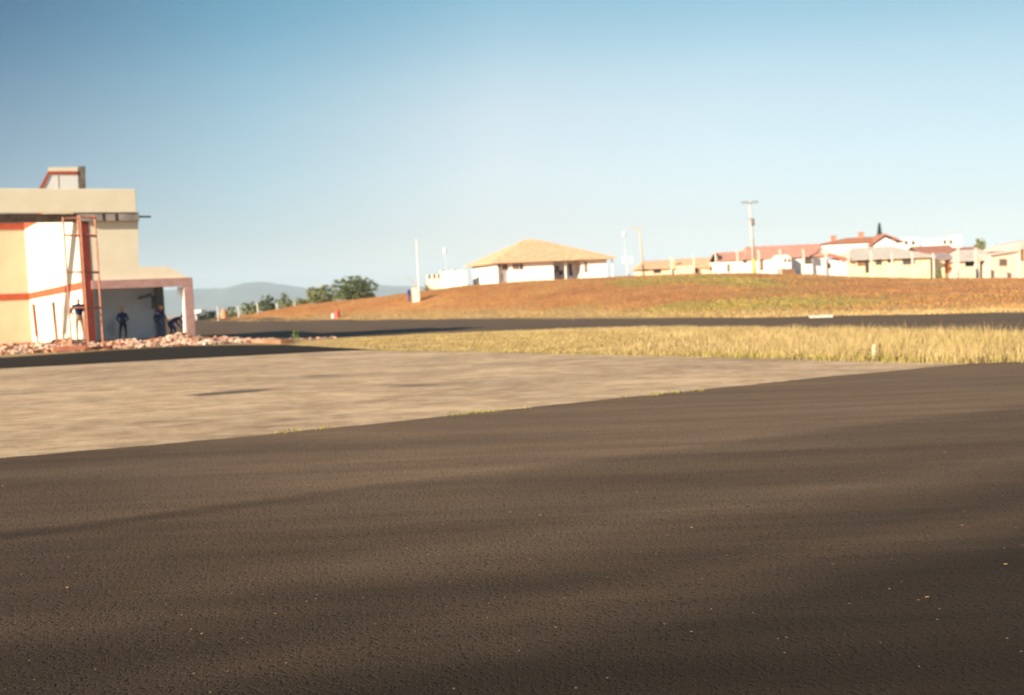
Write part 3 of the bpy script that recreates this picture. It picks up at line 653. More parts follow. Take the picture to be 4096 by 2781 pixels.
J = stand(); J.update(el_l=(-.33, .02, 1.12), wr_l=(-.30, .15, .90), el_r=(.33, .06, 1.14), wr_r=(.28, .24, .98), head=(.01, .10, 1.63))
person('person seen from behind in navy jacket, blue jeans and yellow hard hat', inside(z1(1128, 1300), 1.5), rad(-8), J, dict(s=NAVY, t=JEANS, k=SKIN, h=HAIR, b=BLACKCL), hat_print(HELMET), 'workers on the demolition')
J = dict(pelvis=(0, -.18, .84), chest=(.08, .22, 1.06), head=(.16, .50, 1.16), sh_l=(-.10, .25, 1.07), sh_r=(.27, .24, 1.07), el_l=(-.16, .36, .80), el_r=(.33, .36, .80), wr_l=(-.06, .50, .58), wr_r=(.28, .50, .58),
         hp_l=(-.10, -.18, .80), hp_r=(.10, -.18, .80), kn_l=(-.16, .02, .46), kn_r=(.18, .02, .46), an_l=(-.18, -.14, .09), an_r=(.20, -.14, .09), face=(.3, 1, -.7))
person('person in bright blue bending over beside the navy jacket', inside(z1(1218, 1300), 1.6), rad(-38), J, dict(s=BLUE, t=NAVY, k=SKIN, h=HAIR, b=BLACKCL), hat(WHITEM), 'workers on the demolition')
J = stand(); J.update(el_l=(-.28, .16, 1.16), wr_l=(-.20, .38, 1.10), el_r=(.30, .22, 1.24), wr_r=(.22, .46, 1.20), head=(.03, .08, 1.64), an_l=(-.10, .0, .09))
wp = SB(su(z1(564, 1340), .5)[0], .5, rails[442][3] + .235)
pw = person('person in dark shirt and tan trousers standing on the orange scaffold deck', wp, rad(30), J, dict(s=NAVY, t=TANCL, k=SKIN, h=HAIR, b=BLACKCL), None, 'workers on the demolition')
pw.scale = (1.08, 1.08, 1.08)
# white slab added behind the hole so it shows as a bright patch
q = LB(uw(z1(780, 1250), 6.2)[0], 6.2, 0); qf = frame((q.x, q.y, FLR - .1), ux=UX, vy=VY)
solo('added_slab', MB().prism([qf(-.9, 0, 0), qf(1.1, 0, 0), qf(1.0, 0, 1.2), qf(.3, 0, 1.65), qf(-.6, 0, 1.45)], FN * .14), WHITEW, 'white slab added behind the ragged hole to look bright', 'slab', (q.x, q.y, FLR - .1))

# ------------------------------------------------------------------ grass field, tufts, weeds
def in_poly(X, Y, poly):
    ins = np.zeros(len(X), bool); n = len(poly)
    for i in range(n):
        (x0, y0), (x1, y1) = poly[i], poly[(i + 1) % n]; c = ((y0 > Y) != (y1 > Y)); ins ^= c & (X < (x1 - x0) * (Y - y0) / (y1 - y0 + 1e-12) + x0)
    return ins
def blades(name, X, Y, H, wd, m, lean=.35, label=None, dz=0):
    n = len(X); Z = terrain(X, Y) + dz; a = rng.uniform(0, 2 * np.pi, n); ca, sa = np.cos(a) * wd / 2, np.sin(a) * wd / 2
    b = rng.uniform(0, 2 * np.pi, n); l = H * rng.uniform(0, lean, n); lx, ly = np.cos(b) * l, np.sin(b) * l
    V = np.empty((n, 5, 3)); V[:, 0] = np.stack([X - ca, Y - sa, Z - .02], -1); V[:, 1] = np.stack([X + ca, Y + sa, Z - .02], -1)
    V[:, 2] = np.stack([X + ca * .8 + lx * .35, Y + sa * .8 + ly * .35, Z + H * .6], -1); V[:, 3] = np.stack([X - ca * .8 + lx * .35, Y - sa * .8 + ly * .35, Z + H * .6], -1); V[:, 4] = np.stack([X + lx, Y + ly, Z + H], -1)
    i = np.arange(n)[:, None] * 5; me = bpy.data.meshes.new(name)
    loops = np.concatenate([i + [0, 1, 2, 3], i + [3, 2, 4]], 1).reshape(-1)
    me.vertices.add(n * 5); me.vertices.foreach_set('co', V.reshape(-1)); me.loops.add(len(loops)); me.loops.foreach_set('vertex_index', loops.astype(np.int32))
    tot = np.tile([4, 3], n); st = np.r_[0, np.cumsum(tot)[:-1]]; me.polygons.add(2 * n); me.polygons.foreach_set('loop_start', st.astype(np.int32)); me.update(calc_edges=True)
    me.materials.append(m); o = bpy.data.objects.new(name, me); C.objects.link(o); o['kind'] = 'stuff'
    if label: o['label'] = label
    return o
FIELD = [tuple(G(*p))[:2] for p in ((660, 784), (760, 790), (850, 796), (950, 797), (1400, 807), (1800, 817), (2200, 827), (2324, 824))] + [(14, 17.9), (30, 19), (26, 27)] + [tuple(G(*p))[:2] for p in ((2324, 764), (2000, 756), (1700, 748), (1400, 746), (1000, 757), (800, 768), (690, 775))]
def scatter(poly, n, pdf=None):
    P = np.array(poly); lo, hi = P.min(0), P.max(0); X, Y = rng.uniform(lo[0], hi[0], n), rng.uniform(lo[1], hi[1], n); k = in_poly(X, Y, poly); X, Y = X[k], Y[k]
    if pdf is not None: q = rng.random(len(X)) < pdf(X, Y); X, Y = X[q], Y[q]
    return X, Y
def patch(X, Y, s, ph): return .5 + .25 * (np.sin(X * s + ph + 1.3 * np.sin(Y * s * .7)) + np.sin(Y * s * 1.27 - X * s * .4 + ph * 2))
X, Y = scatter(FIELD, 620000, lambda X, Y: np.clip(.45 + .6 * patch(X, Y, .9, 1) - .1, .15, 1))
tall = (rng.random(len(X)) < .05) * (Y / np.maximum(X, 1) < 3.2) * .6
hh = (1 + tall) * np.interp(X / Y, [-.2, 0, .15, .35, .55], [.05, .08, .15, .23, .29]) * rng.uniform(.45, 1.25, len(X)) * (.7 + .5 * patch(X, Y, 1.7, 3))
blades('dry_grass', X, Y, hh, .009, STRAW, .7, 'tall straw coloured dry grass between the aprons and the taxiway')
X, Y = scatter(FIELD, 130000, lambda X, Y: np.clip(1.5 * patch(X, Y, .45, 2) - .62, 0, .6))
blades('green_grass', X, Y, np.interp(X / Y, [-.2, 0, .15, .35, .55], [.05, .08, .15, .22, .28]) * rng.uniform(.5, 1.1, len(X)), .010, GREENB, .6, 'greener blades among the dry grass')
edge = np.array([tuple(G(*p))[:2] for p in ((850, 796), (950, 797), (1400, 807), (1800, 817), (2200, 827), (2324, 824))] + [(14, 17.9)])
ee = resample(edge, 6000); ee = ee + rng.normal(size=ee.shape) * np.array([.25, .30]) + np.array([.05, .25]); ee = ee[rng.random(len(ee)) < np.clip(patch(ee[:, 0], ee[:, 1], 1.3, 0.5) + .1, .1, 1)]
blades('green_grass', ee[:, 0], ee[:, 1], np.interp(ee[:, 0] / ee[:, 1], [-.2, 0, .15, .35, .55], [.3, .4, .7, 1, 1]) * rng.uniform(.05, .2, len(ee)), .012, GREENB, .5, 'short green grass along the concrete edge')
# verge at the foot of the hill and rough grass over it
toe = []
tt = rng.uniform(-.30, .62, 60000); yt = np.interp(tt, HT, HTOE); yc = np.interp(tt, HT, HC); q = rng.random(60000); yy = yt + (yc - yt) * q * 1.04
xx = tt * yy
blades('hill_grass', xx, yy, rng.uniform(.03, .11, len(xx)), .06, TUFT, .9, 'short burnt orange grass covering the hill', .0)
gx, gy = [], []
for (vx, vy, rx, ry) in GREEN:
    q = G(vx, vy); gx.append(q.x + rng.normal(size=900) * rx * .65); gy.append(q.y + rng.normal(size=900) * ry * .65)
gx, gy = np.concatenate(gx), np.concatenate(gy); blades('hill_green_grass', gx, gy, rng.uniform(.05, .16, len(gx)), .06, GREENB, .9, 'greener grass patches on the orange hill')
t2 = rng.uniform(-.28, .62, 16000); y2 = np.interp(t2, HT, HTOE) + np.abs(rng.normal(size=16000)) * 3.2 * np.interp(t2, [-.3, .2, .6], [1.6, 1, 1.3]) + .3
blades('verge_grass', t2 * y2, y2, rng.uniform(.04, .16, len(t2)), .05, STRAW, .7, 'strip of pale straw grass between taxiway and hill')
w = resample([tuple(G(*p))[:2] for p in ((60, 1036), (500, 1000), (1120, 936), (1500, 897), (2000, 846))], 900); w += rng.normal(size=w.shape) * .05; kk = rng.random(len(w)) < np.clip(patch(w[:, 0], w[:, 1], 2.1, 2) * 1.6 - 1.1, 0, .3); w = w[kk]
wx = np.repeat(w[:, 0], 7) + rng.normal(size=len(w) * 7) * .03; wy = np.repeat(w[:, 1], 7) + rng.normal(size=len(w) * 7) * .03
blades('seam_weeds', wx, wy, rng.uniform(.02, .06, len(wx)), .012, GREENB, .8, 'small weeds in the seam between asphalt and concrete')
def pebbles():
    v, f = [], []
    for _ in range(60):
        y = 3.4 + 6 * random.random() ** 1.6; x = random.uniform(-.55, .6) * y; s = random.choice((.003, .004, .005, .007)) * random.uniform(.8, 1.3)
        mb = MB().ball((x, y, .016 + s * .4), s, 6, 4, (1.7, .9, .6), .3); n = len(v); v += mb.v; f += [tuple(n + i for i in q) for q in mb.f]
    o = mk('pebbles', v, f, mat('pebble', (.12, .07, .035), (.30, .19, .09), 8, .9), norm=False); o['kind'] = 'stuff'
pebbles()
wd = G(671, 774); wb = MB()
wpl = thing('weed', 'small leafy green weed at the end of the low brick kerb', 'plant', wd)
for _ in range(70):
    a, r, h = random.uniform(0, 6.28), random.uniform(0, .22), random.uniform(.05, .5); p = wd + Vector((math.cos(a) * r, math.sin(a) * r, h)); s = random.uniform(.04, .09)
    n = Vector((random.gauss(0, 1), random.gauss(0, 1), random.gauss(0, 1))).normalized(); a1 = n.orthogonal().normalized() * s; a2 = n.cross(a1)
    wb.add([p - a1, p + a2 * .5, p + a1, p - a2 * .5], [(0, 1, 2, 3)])
part('foliage', wb, mat('weed_leaf', (.09, .14, .03), (.16, .22, .05), 4, .7), wpl); part('stem', MB().tube([wd, wd + Vector((0, 0, .4))], [.012, .004]), BARK, wpl)

# ------------------------------------------------------------------ trees
def tree(label, vx, vtop, Y, width, lumps, leafm, nleaf, leafs, group=None, kind='tree', vbase=None, trunkr=.12, name='leafy_tree'):
    px = vx * 1.7625; top = W(px, vtop * 1.7625, Y); x = top.x; zb = T(x, Y); H = top.z - zb
    base = Vector((x, Y, zb)); r = thing(name, label, kind, base, group)
    tk = MB(); tk.tube([base - Vector((0, 0, .2)), base + Vector((.05, 0, H * .3)), base + Vector((-.05, .05, H * .6))], [trunkr, trunkr * .8, trunkr * .4], 7)
    V, F = [], []; tot = sum(l[3] ** 2 * l[4] for l in lumps)
    for (lx, ly, lz, lr, lh) in lumps:
        c = base + Vector((lx * width / 2, ly * width / 2, lz * H)); rx, rz = lr * width / 2, lh * H
        tk.tube([base + Vector((0, 0, H * .28)), base.lerp(c, .6) + Vector((0, 0, .05 * H)), c], [trunkr * .5, trunkr * .3, trunkr * .12], 5)
        n = max(8, int(nleaf * lr ** 2 * lh / tot)); nc = max(4, n // 16)
        cl = []
        for _ in range(nc):
            d = Vector((random.gauss(0, 1), random.gauss(0, 1), random.gauss(0, 1))).normalized(); q = random.uniform(.35, 1.0) ** .5 * random.uniform(.85, 1.12); cl.append(c + Vector((d.x * rx, d.y * rx, d.z * rz)) * q)
        for i in range(n):
            p = random.choice(cl) + Vector((random.gauss(0, 1) * rx * .15, random.gauss(0, 1) * rx * .15, random.gauss(0, 1) * rz * .15))
            if p.z < zb + .1: continue
            s = leafs * random.uniform(.6, 1.4); nn = Vector((random.gauss(0, 1), random.gauss(0, 1), random.gauss(0, 1) + .5)).normalized(); a1 = nn.orthogonal().normalized(); a1 = Matrix.Rotation(random.uniform(0, 6.28), 3, nn) @ a1 * s; a2 = nn.cross(a1) * .55; k = len(V)
            V += [p - a1, p + a2, p + a1, p - a2]; F.append((k, k + 1, k + 2, k + 3))
    mb = MB(); mb.v, mb.f = V, F
    o = mk('crown', [v - base for v in V], F, leafm, norm=False); o.parent = r
    part('trunk', tk, BARK, r, smooth=True); return r
BIG = [(-.45, 0, .72, .42, .20), (.05, 0, .84, .38, .15), (.45, 0, .66, .45, .22), (.78, 0, .55, .30, .17), (-.7, 0, .5, .36, .2), (0, .1, .55, .6, .25), (.3, -.2, .40, .5, .2), (.62, -.1, .36, .4, .16), (-.25, -.2, .38, .5, .2), (-.35, -.1, .2, .5, .16), (.35, -.1, .2, .5, .16), (0, 0, .12, .85, .13), (-.5, .1, .12, .5, .13), (.55, .1, .12, .5, .13)]
MID = [(-.4, 0, .62, .45, .25), (.3, 0, .78, .42, .2), (.45, .1, .5, .45, .25), (-.1, -.1, .4, .6, .25), (-.6, .1, .35, .35, .2), (-.35, -.1, .2, .5, .16), (.35, -.1, .2, .5, .16), (0, 0, .12, .85, .13), (-.5, .1, .12, .5, .13), (.55, .1, .12, .5, .13)]
SML = [(-.15, 0, .75, .5, .22), (.3, .1, .55, .55, .28), (-.3, -.1, .45, .6, .28), (.1, 0, .3, .7, .2), (-.35, -.1, .2, .5, .16), (.35, -.1, .2, .5, .16), (0, 0, .12, .85, .13), (-.5, .1, .12, .5, .13), (.55, .1, .12, .5, .13)]
TG = 'trees along the left skyline'
tree('largest dark green bushy tree on the left skyline', 802, 625, 150, 6.6, BIG, LEAF, 5200, .17, TG)
tree('pale green rounded tree directly left of the largest tree', 727, 647, 152, 5.0, MID, LEAFL, 2800, .17, TG)
tree('slim upright tree with a thin open crown above fence post', 645, 663, 165, 2.7, SML, LEAFL, 1100, .15, TG)
tree('dark double-headed tree behind the concrete fence posts', 605, 667, 165, 3.6, MID, LEAF, 1600, .17, TG)
tree('low pale bush right of the slim open tree', 683, 677, 160, 3.2, SML, LEAFL, 1200, .16, TG)
tree('small round green bush standing alone near fence', 525, 694, 172, 2.3, SML, LEAFL, 900, .16, TG)
tree('wide low green bush left of the dark double-headed tree', 566, 684, 168, 3.4, MID, LEAFL, 1300, .17, TG)
tree('dark low tree beside the white roofed shelter', 476, 702, 175, 2.4, SML, LEAFD, 1000, .17, TG)
tree('dark small bush partly hidden by white shelter', 458, 706, 176, 1.9, SML, LEAFD, 600, .17, TG)

# ------------------------------------------------------------------ fence posts
pm = MB().box((-.09, -.09, -.4), (.09, .09, 2.35)); pm.hexa([Vector(q) for q in ((-.088, -.09, 2.35), (.088, -.09, 2.35), (.088, .09, 2.35), (-.088, .09, 2.35), (-.17, -.08, 2.77), (-.03, -.08, 2.82), (-.03, .08, 2.82), (-.17, .08, 2.77))])
first = None
LW = ['beside the small orange marker', 'left of the pale bush by the taxiway end', 'left of the dark double-headed tree', 'in front of the dark double-headed tree', 'right of the slim open tree', 'below the pale tree', 'low on the slope below the pale rounded tree', 'below the left side of the largest tree', 'closely right of another post under the largest tree', 'under the right half of the largest tree']
LX = [(870, 1225), (952, 1223), (1029, 1211), (1106, 1211), (1178, 1210), (1255, 1203), (1291, 1219), (1326, 1201), (1350, 1205), (1395, 1198)]
def put_post(px, ptop, Y, label, group, sx=1.0):
    global first
    top = W(px, ptop, Y); zb = T(top.x, Y); h = top.z - zb
    if first is None:
        first = mk('fence_post', pm.v, pm.f, POSTC); tag(first, label, 'post', group); o = first
    else: o = first.copy(); C.objects.link(o); o['label'] = label; o['group'] = group
    o.location = (top.x, Y, zb); o.scale = (sx, sx, max(h, .8) / 2.8)
for i, (px, pt) in enumerate(LX): put_post(px, pt, 158 - 8 * max(0, (i - 4)) / 5, 'pale concrete fence post ' + LW[i], 'fence posts along the left skyline')
RX = [(2684, 1026, 'at the left end of the first peach cottage roof'), (2774, 1020, 'in front of the second peach cottage'), (2862, 1010, 'at the corner where the peach cottage meets the white house'), (2949, 1000, 'left of the big utility pole, before pink roof'), (3035, 1000, 'just right of the big utility pole'), (3121, 998, 'before the white gabled bay'), (3214, 997, 'at the window near the right end of the pink roof'), (3302, 996, 'left of the sloping red porch fascia'), (3393, 1000, 'right of the sloping red porch fascia'), (3485, 1003, 'before the brown doorway of the yellow house'), (3568, 1014, 'before the middle window of the yellow house'), (3649, 1010, 'before the widest window of the yellow house'), (3734, 1013, 'at the right corner of the yellow house'), (3819, 1012, 'right of the red doors')]
for px, pt, lab in RX: put_post(px, pt, 138, 'white concrete fence post ' + lab, 'fence posts along the hill crest', 1.25)

# ------------------------------------------------------------------ houses on the hill
def opening(parent, fr, u0, w0, u1, w1, name='window', pane=GLASS, frm=WOOD, v=0.0):
    fo = MB(); b = .07
    fo.box((u0 - b, v - .05, w0 - b), (u0, v - .002, w1 + b), fr); fo.box((u1, v - .05, w0 - b), (u1 + b, v - .002, w1 + b), fr); fo.box((u0 + .002, v - .05, w1), (u1 - .002, v - .002, w1 + b), fr); fo.box((u0 + .002, v - .05, w0 - b), (u1 - .002, v - .002, w0), fr)
    o = part(name, fo, frm, parent); part('pane', MB().box((u0 + .003, v - .025, w0 + .003), (u1 - .003, v - .003, w1 - .003), fr), pane, o); return o
class House:
    def __init__(s, name, label, px0, py0, px1, Y, yaw=0.0, depth=7.0, base=None, group=None, vy=None):
        a, b = W(px0, py0, Y), W(px1, py0, Y); s.Y = Y; s.k = FPX / Y; s.L = (b.x - a.x); s.D = depth
        s.base = Vector((a.x, Y, a.z - 1.2)); s.r = thing(name, label, 'house', s.base, group); s.px0 = px0
        s.z0 = a.z; s.fr = frame((a.x, Y, 0), yaw, vy=vy)
    def uw(s, px, py): q = W(px, py, s.Y); return (px - s.px0) / s.k, q.z
    def wall(s, m, ptop, px0=None, px1=None, v0=0.0, d=None, label=None, pxm=None):
        u0 = 0 if px0 is None else s.uw(px0, 0)[0]; u1 = s.L if px1 is None else s.uw(px1, 0)[0]; zt = s.uw(pxm or (s.px0 + s.L * s.k / 2), ptop)[1]
        part('wall', MB().box((u0, v0, s.base.z), (u1, v0 + (d or s.D), zt), s.fr), m, s.r, label); return zt
    def win(s, px0, py0, px1, py1, **k):
        a, b = s.uw(px0, py0), s.uw(px1, py1); return opening(s.r, s.fr, a[0], min(a[1], b[1]), b[0], max(a[1], b[1]), **k)
    def roof_gable(s, m, ze, zr, over=.5, u0=None, u1=None, v0=0.0, d=None, th=.16, hipl=0, hipr=0, name='roof', label=None):
        u0 = (0 if u0 is None else u0) - over; u1 = (s.L if u1 is None else u1) + over; d = d or s.D; f = s.fr; v1 = v0 + d + over; va = v0 - over; vm = (va + v1) / 2
        mb = MB(); e0, e1, e2, e3 = f(u0, va, ze), f(u1, va, ze), f(u1, v1, ze), f(u0, v1, ze); r0, r1 = f(u0 + hipl, vm, zr), f(u1 - hipr, vm, zr); dn = Vector((0, 0, -th))
        V = [e0, e1, e2, e3, r0, r1]; mb.add(V + [q + dn for q in V], [(0, 1, 5, 4), (2, 3, 4, 5), (1, 2, 5), (3, 0, 4), (7, 6, 10, 11), (9, 8, 11, 10), (8, 7, 11), (6, 9, 10), (0, 6, 7, 1), (1, 7, 8, 2), (2, 8, 9, 3), (3, 9, 6, 0)])
        return part(name, mb, m, s.r, label)
HG = 'houses on the hill'
# 1. white house under a big orange hipped roof
h = House('bungalow', 'white bungalow under a broad orange tiled hip roof', 1990, 1123, 2430, 135, rad(1), 12.5, group=HG, vy=Vector((-.30, .954, 0)))
ze = h.uw(2200, 1044)[1] - .0; f = h.fr; L = h.L
uv0, uv1 = h.uw(2216, 0)[0], h.uw(2338, 0)[0]
ud0, ud1 = h.uw(1994, 0)[0], h.uw(2040, 0)[0]
part('wall', MB().box((0, .0, h.base.z), (ud0, h.D, ze), f).box((ud0, 1.0, h.base.z), (ud1, h.D, ze), f).box((ud1, 0, h.base.z), (uv0, h.D, ze), f).box((uv0, 3.0, h.base.z), (uv1, h.D, ze), f).box((uv1, 0, h.base.z), (L, h.D, ze), f), WHITEW, h.r)
part('roof', MB().add([f(-1.0, -1.0, ze + .12), f(L + 1.0, -1.0, ze + .12), f(L + 1.0, h.D + .9, ze + .12), f(-1.0, h.D + .9, ze + .12), f(5.9, h.D / 2, W(2150, 956, 141).z), f(7.4, h.D / 2, W(2150, 956, 141).z),
     f(-1.0, -1.0, ze - .04), f(L + 1.0, -1.0, ze - .04), f(L + 1.0, h.D + .9, ze - .04), f(-1.0, h.D + .9, ze - .04)], [(0, 1, 5, 4), (1, 2, 5), (2, 3, 4, 5), (3, 0, 4), (0, 6, 7, 1), (1, 7, 8, 2), (2, 8, 9, 3), (3, 9, 6, 0), (6, 9, 8, 7)]), TILE_O, h.r)
part('post', MB().box((uv1 - .35, .1, h.base.z), (uv1 - .12, .33, ze), f), WHITEW, h.r); part('post', MB().box((uv0 + 1.6, .1, h.base.z), (uv0 + 1.75, .25, ze), f), WHITEW, h.r); part('post', MB().box((L + .75, .1, h.base.z), (L + .87, .22, ze), f), WHITEW, h.r)
for a, b_, c, d_ in ((2055, 1058, 2060, 1076), (2067, 1058, 2073, 1076), (2081, 1057, 2092, 1076)): h.win(a, b_, c, d_)
h.win(2022, 1058, 2027, 1075, v=1.0); h.win(2032, 1058, 2037, 1075, v=1.0); h.win(2000, 1058, 2012, 1066, v=1.0)
h.win(2014, 1094, 2021, 1122, name='door', pane=mat('grey_door', (.34, .31, .32), (.42, .4, .4), 2), frm=WHITEW, v=1.0)
h.win(2307, 1052, 2320, 1100, name='door', pane=DARK, frm=WHITEW, v=3.0); h.win(2341, 1050, 2347, 1088, name='door', pane=WOOD, frm=WOOD)
h.win(2250, 1060, 2268, 1085, v=3.0, frm=WHITEW)
cnt = 0
for pxx, lab in ((2226, 'dark chair at the left end of the bungalow veranda'), (2258, 'dark chair in the middle of the bungalow veranda'), (2300, 'dark low chair right of the other two on the veranda')):
    u = h.uw(pxx, 0)[0]; fl = h.uw(pxx, 1112)[1]; q = f(u, 1.2, fl); cf = frame(q, rad(10 * cnt)); ct = thing('veranda_chair', lab, 'chair', q, 'chairs on the veranda'); cnt += 1
    sh_ = .42 if pxx < 2290 else .3
    part('seat', MB().box((-.28, -.25, sh_), (.28, .25, sh_ + .08), cf), NAVY, ct); part('backrest', MB().box((-.28, .25, sh_), (.28, .33, sh_ + .62), cf), NAVY, ct)
    for a in (-.24, .24):
        for b_ in (-.2, .22): part('leg', MB().box((a - .025, b_ - .025, -.7), (a + .025, b_ + .025, sh_ - .002), cf), GREYM, ct)
fb = part('floor', MB().box((uv0 + .01, .0, h.base.z + .01), (uv1 - .01, 2.99, h.uw(2260, 1112)[1] - .7), f), RAWC, h.r)
# white yard wall left of it
a0, a1 = W(1868, 1150, 142), W(1714, 1152, 150)
yw_ = thing('yard_wall', 'long white yard wall left of the bungalow with pale pillars', 'wall', Vector((a1.x, a1.y, a1.z - .8)))
dv = (a0 - a1); dv.z = 0; LW_ = dv.length; ff = frame((a1.x, a1.y, a1.z - .8), ux=dv.normalized(), vy=Vector((-dv.y, dv.x, 0)).normalized())
part('panel', MB().box((LW_ * .36, 0, 0), (LW_, .2, 3.0), ff), WHITEW, yw_); part('panel', MB().box((0, .05, 0), (LW_ * .36 - .01, .2, 2.1), ff), PEACH, yw_, 'lower peach tinted stretch of the wall')
for kx in (0.0, .14, .26, .36, .68, .93): part('pillar', MB().box((LW_ * kx - .16, -.12, 0), (LW_ * kx + .16, .32, 2.75 if kx < .36 else 3.25), ff), PEACH, yw_)
for i, (vx, vt, lab) in enumerate(((969, 645, 'tiny dark shrub at the left end of yard wall'), (1030, 622, 'small dark shrub poking over the white yard wall'), (1043, 624, 'second small shrub over the yard wall, nearer the bungalow'))): tree(lab, vx, vt, 149, 1.1, SML, LEAF, 260, .12, 'shrubs behind the yard wall', 'shrub', trunkr=.05, name='shrub')
# 2. two peach cottages
h = House('cottage', 'first peach cottage with orange roof and dark window, beside thin leaning pole', 2560, 1098, 2690, 158, 0, 7, group=HG); zt = h.wall(PEACH, 1072); h.roof_gable(TILE_O, zt, h.uw(2620, 1040)[1], .5, hipl=1.5); h.win(2616, 1077, 2642, 1091, pane=DARK); h.win(2581, 1076, 2590, 1083, pane=DARK)
h = House('cottage', 'second peach cottage with pale front bay, touching the white pink-roofed house', 2706, 1092, 2866, 156, 0, 7, group=HG); zt = h.wall(PEACH, 1068); h.roof_gable(TILE_O, zt, h.uw(2790, 1030)[1], .4, hipl=.8)
part('bay', MB().box((0, -1.2, h.base.z), (2.3, -.002, zt + .2), h.fr), PEACH, h.r); h.win(2766, 1071, 2771, 1092, name='door', pane=DARK); h.win(2781, 1074, 2790, 1090, pane=DARK); h.win(2843, 1072, 2857, 1086, pane=DARK)
# 3. long white house with a pink tiled roof
h = House('farmhouse', 'long white house under a pink tiled roof with gabled bay', 2880, 1086, 3300, 150, 0, 8, group=HG); zt = h.wall(WHITEW, 1030); us = h.uw(2990, 0)[0]
h.roof_gable(TILE_P, zt, h.uw(3150, 977)[1], .4, u0=us, hipl=1.2, label='high pink tiled main roof'); h.roof_gable(TILE_P, zt - .05, h.uw(2930, 1006)[1], .3, u1=us - .3, d=6, label='lower pink roof at the left')
q = h.uw(2870, 1030); part('bargeboard', MB().prism([h.fr(-.35, -.4, zt + .0), h.fr(-.35, 1.0, zt + .75), h.fr(-.35, 1.0, zt + 1.0), h.fr(-.35, -.4, zt + .25)], (.3, 0, 0)), DARK, h.r)
u0_, u1_ = h.uw(3087, 0)[0], h.uw(3154, 0)[0]; part('bay', MB().prism([h.fr(u0_, -1.5, h.base.z), h.fr(u1_, -1.5, h.base.z), h.fr(u1_, -1.5, h.uw(3120, 1034)[1]), h.fr(u1_ - .5, -1.5, h.uw(3120, 1022)[1]), h.fr(u0_ + .5, -1.5, h.uw(3120, 1022)[1]), h.fr(u0_, -1.5, h.uw(3120, 1034)[1])], (0, 1.49, 0)), WHITEW, h.r, 'white gabled bay with two small windows')
h.win(3127, 1038, 3132, 1048, v=-1.5); h.win(3142, 1039, 3148, 1048, v=-1.5)
h.win(2908, 1056, 2920, 1088, name='door', pane=mat('olive_door', (.16, .14, .06), (.22, .2, .09), 2), frm=WHITEW)
h.win(3042, 1036, 3051, 1080, name='door', pane=WOOD); h.win(3221, 1026, 3245, 1054); h.win(3158, 1030, 3163, 1056); h.win(2972, 1038, 2988, 1052, frm=WHITEW)
for i, (px, lab) in enumerate(((3112, 'brown crate at the foot of the white bay, on the left'), (3142, 'wider brown crate at the foot of the white bay'))):
    q = h.fr(h.uw(px, 0)[0], -2.2, h.uw(px, 1090)[1]); cb = MB().box((-.5 - .2 * i, -.4, -.6), (.5 + .2 * i, .4, .5)); 
    for kx in (-.4, 0, .4): cb.box((kx - .06, -.43, -.6), (kx + .06, -.401, .5))
    cb.v = [tuple(Vector(v) + q) for v in cb.v]; solo('crate', cb, WOOD, lab, 'crate', q, 'crates by the white bay')
# 4. red roofed house behind, chimneys
h = House('house', 'red roofed house with two brick chimneys, rising behind the grey roof', 3316, 1000, 3580, 185, rad(-4), 9, group=HG); zt = h.wall(WHITEW, 970); h.roof_gable(TILE_R, zt + .2, h.uw(3500, 944)[1], .5, hipl=5, v0=0); 
for px, pt in ((3356, 944), (3466, 931)):
    u, w_ = h.uw(px, pt); part('chimney', MB().box((u - .4, 3.6, zt - .5), (u + .4, 4.4, w_ + .1), h.fr).box((u - .48, 3.52, w_ + .1), (u + .48, 4.48, w_ + .28), h.fr), BRICK, h.r)
g_ = h.uw(3486, 0)[0]; g2 = h.uw(3571, 0)[0]; gz = h.uw(3530, 962)[1]
part('gable', MB().prism([h.fr(g_, -.8, zt - 3), h.fr(g2, -.8, zt - 3), h.fr(g2, -.8, gz - .5), h.fr((g_ + g2) / 2, -.8, gz + .55), h.fr(g_, -.8, gz - .7)], (0, .79, 0)), WHITEW, h.r)
part('gable_roof', MB().prism([h.fr(g_ - .9, -1.2, gz - 1.0), h.fr((g_ + g2) / 2, -1.2, gz + .85), h.fr(g2 + 1.3, -1.2, gz - .6), h.fr(g2 + 1.3, -1.2, gz - .35), h.fr((g_ + g2) / 2, -1.2, gz + 1.15), h.fr(g_ - .9, -1.2, gz - .7)], (0, 4.5, 0)), TILE_D, h.r, 'dark red gable roof')
# conifer spire behind
q = W(3517, 893, 200); zb = T(q.x, 200); ct = thing('conifer', 'thin dark conifer spire behind the red roofed house', 'tree', (q.x, 200, zb)); cb = MB(); cb.tube([(q.x, 200, zb - .3), (q.x, 200, q.z)], [.2, .03], 6); part('trunk', cb, BARK, ct); lf = MB()
for _ in range(2200):
    t_ = random.random() ** 1.3; z = q.z - t_ * (q.z - zb) * .75; r = .05 + t_ * 2.2 * random.uniform(.3, 1); a = random.uniform(0, 6.28); p = Vector((q.x + math.cos(a) * r, 200 + math.sin(a) * r, z)); s = .22 * random.uniform(.6, 1.3)
    a1 = Vector((math.cos(a), math.sin(a), -.5)) * s; a2 = Vector((-math.sin(a), math.cos(a), 0)) * s * .4; lf.add([p - a1, p + a2, p + a1, p - a2], [(0, 1, 2, 3)])
o = mk('crown', [Vector(v) - ct.location for v in lf.v], lf.f, LEAFD, norm=False); o.parent = ct
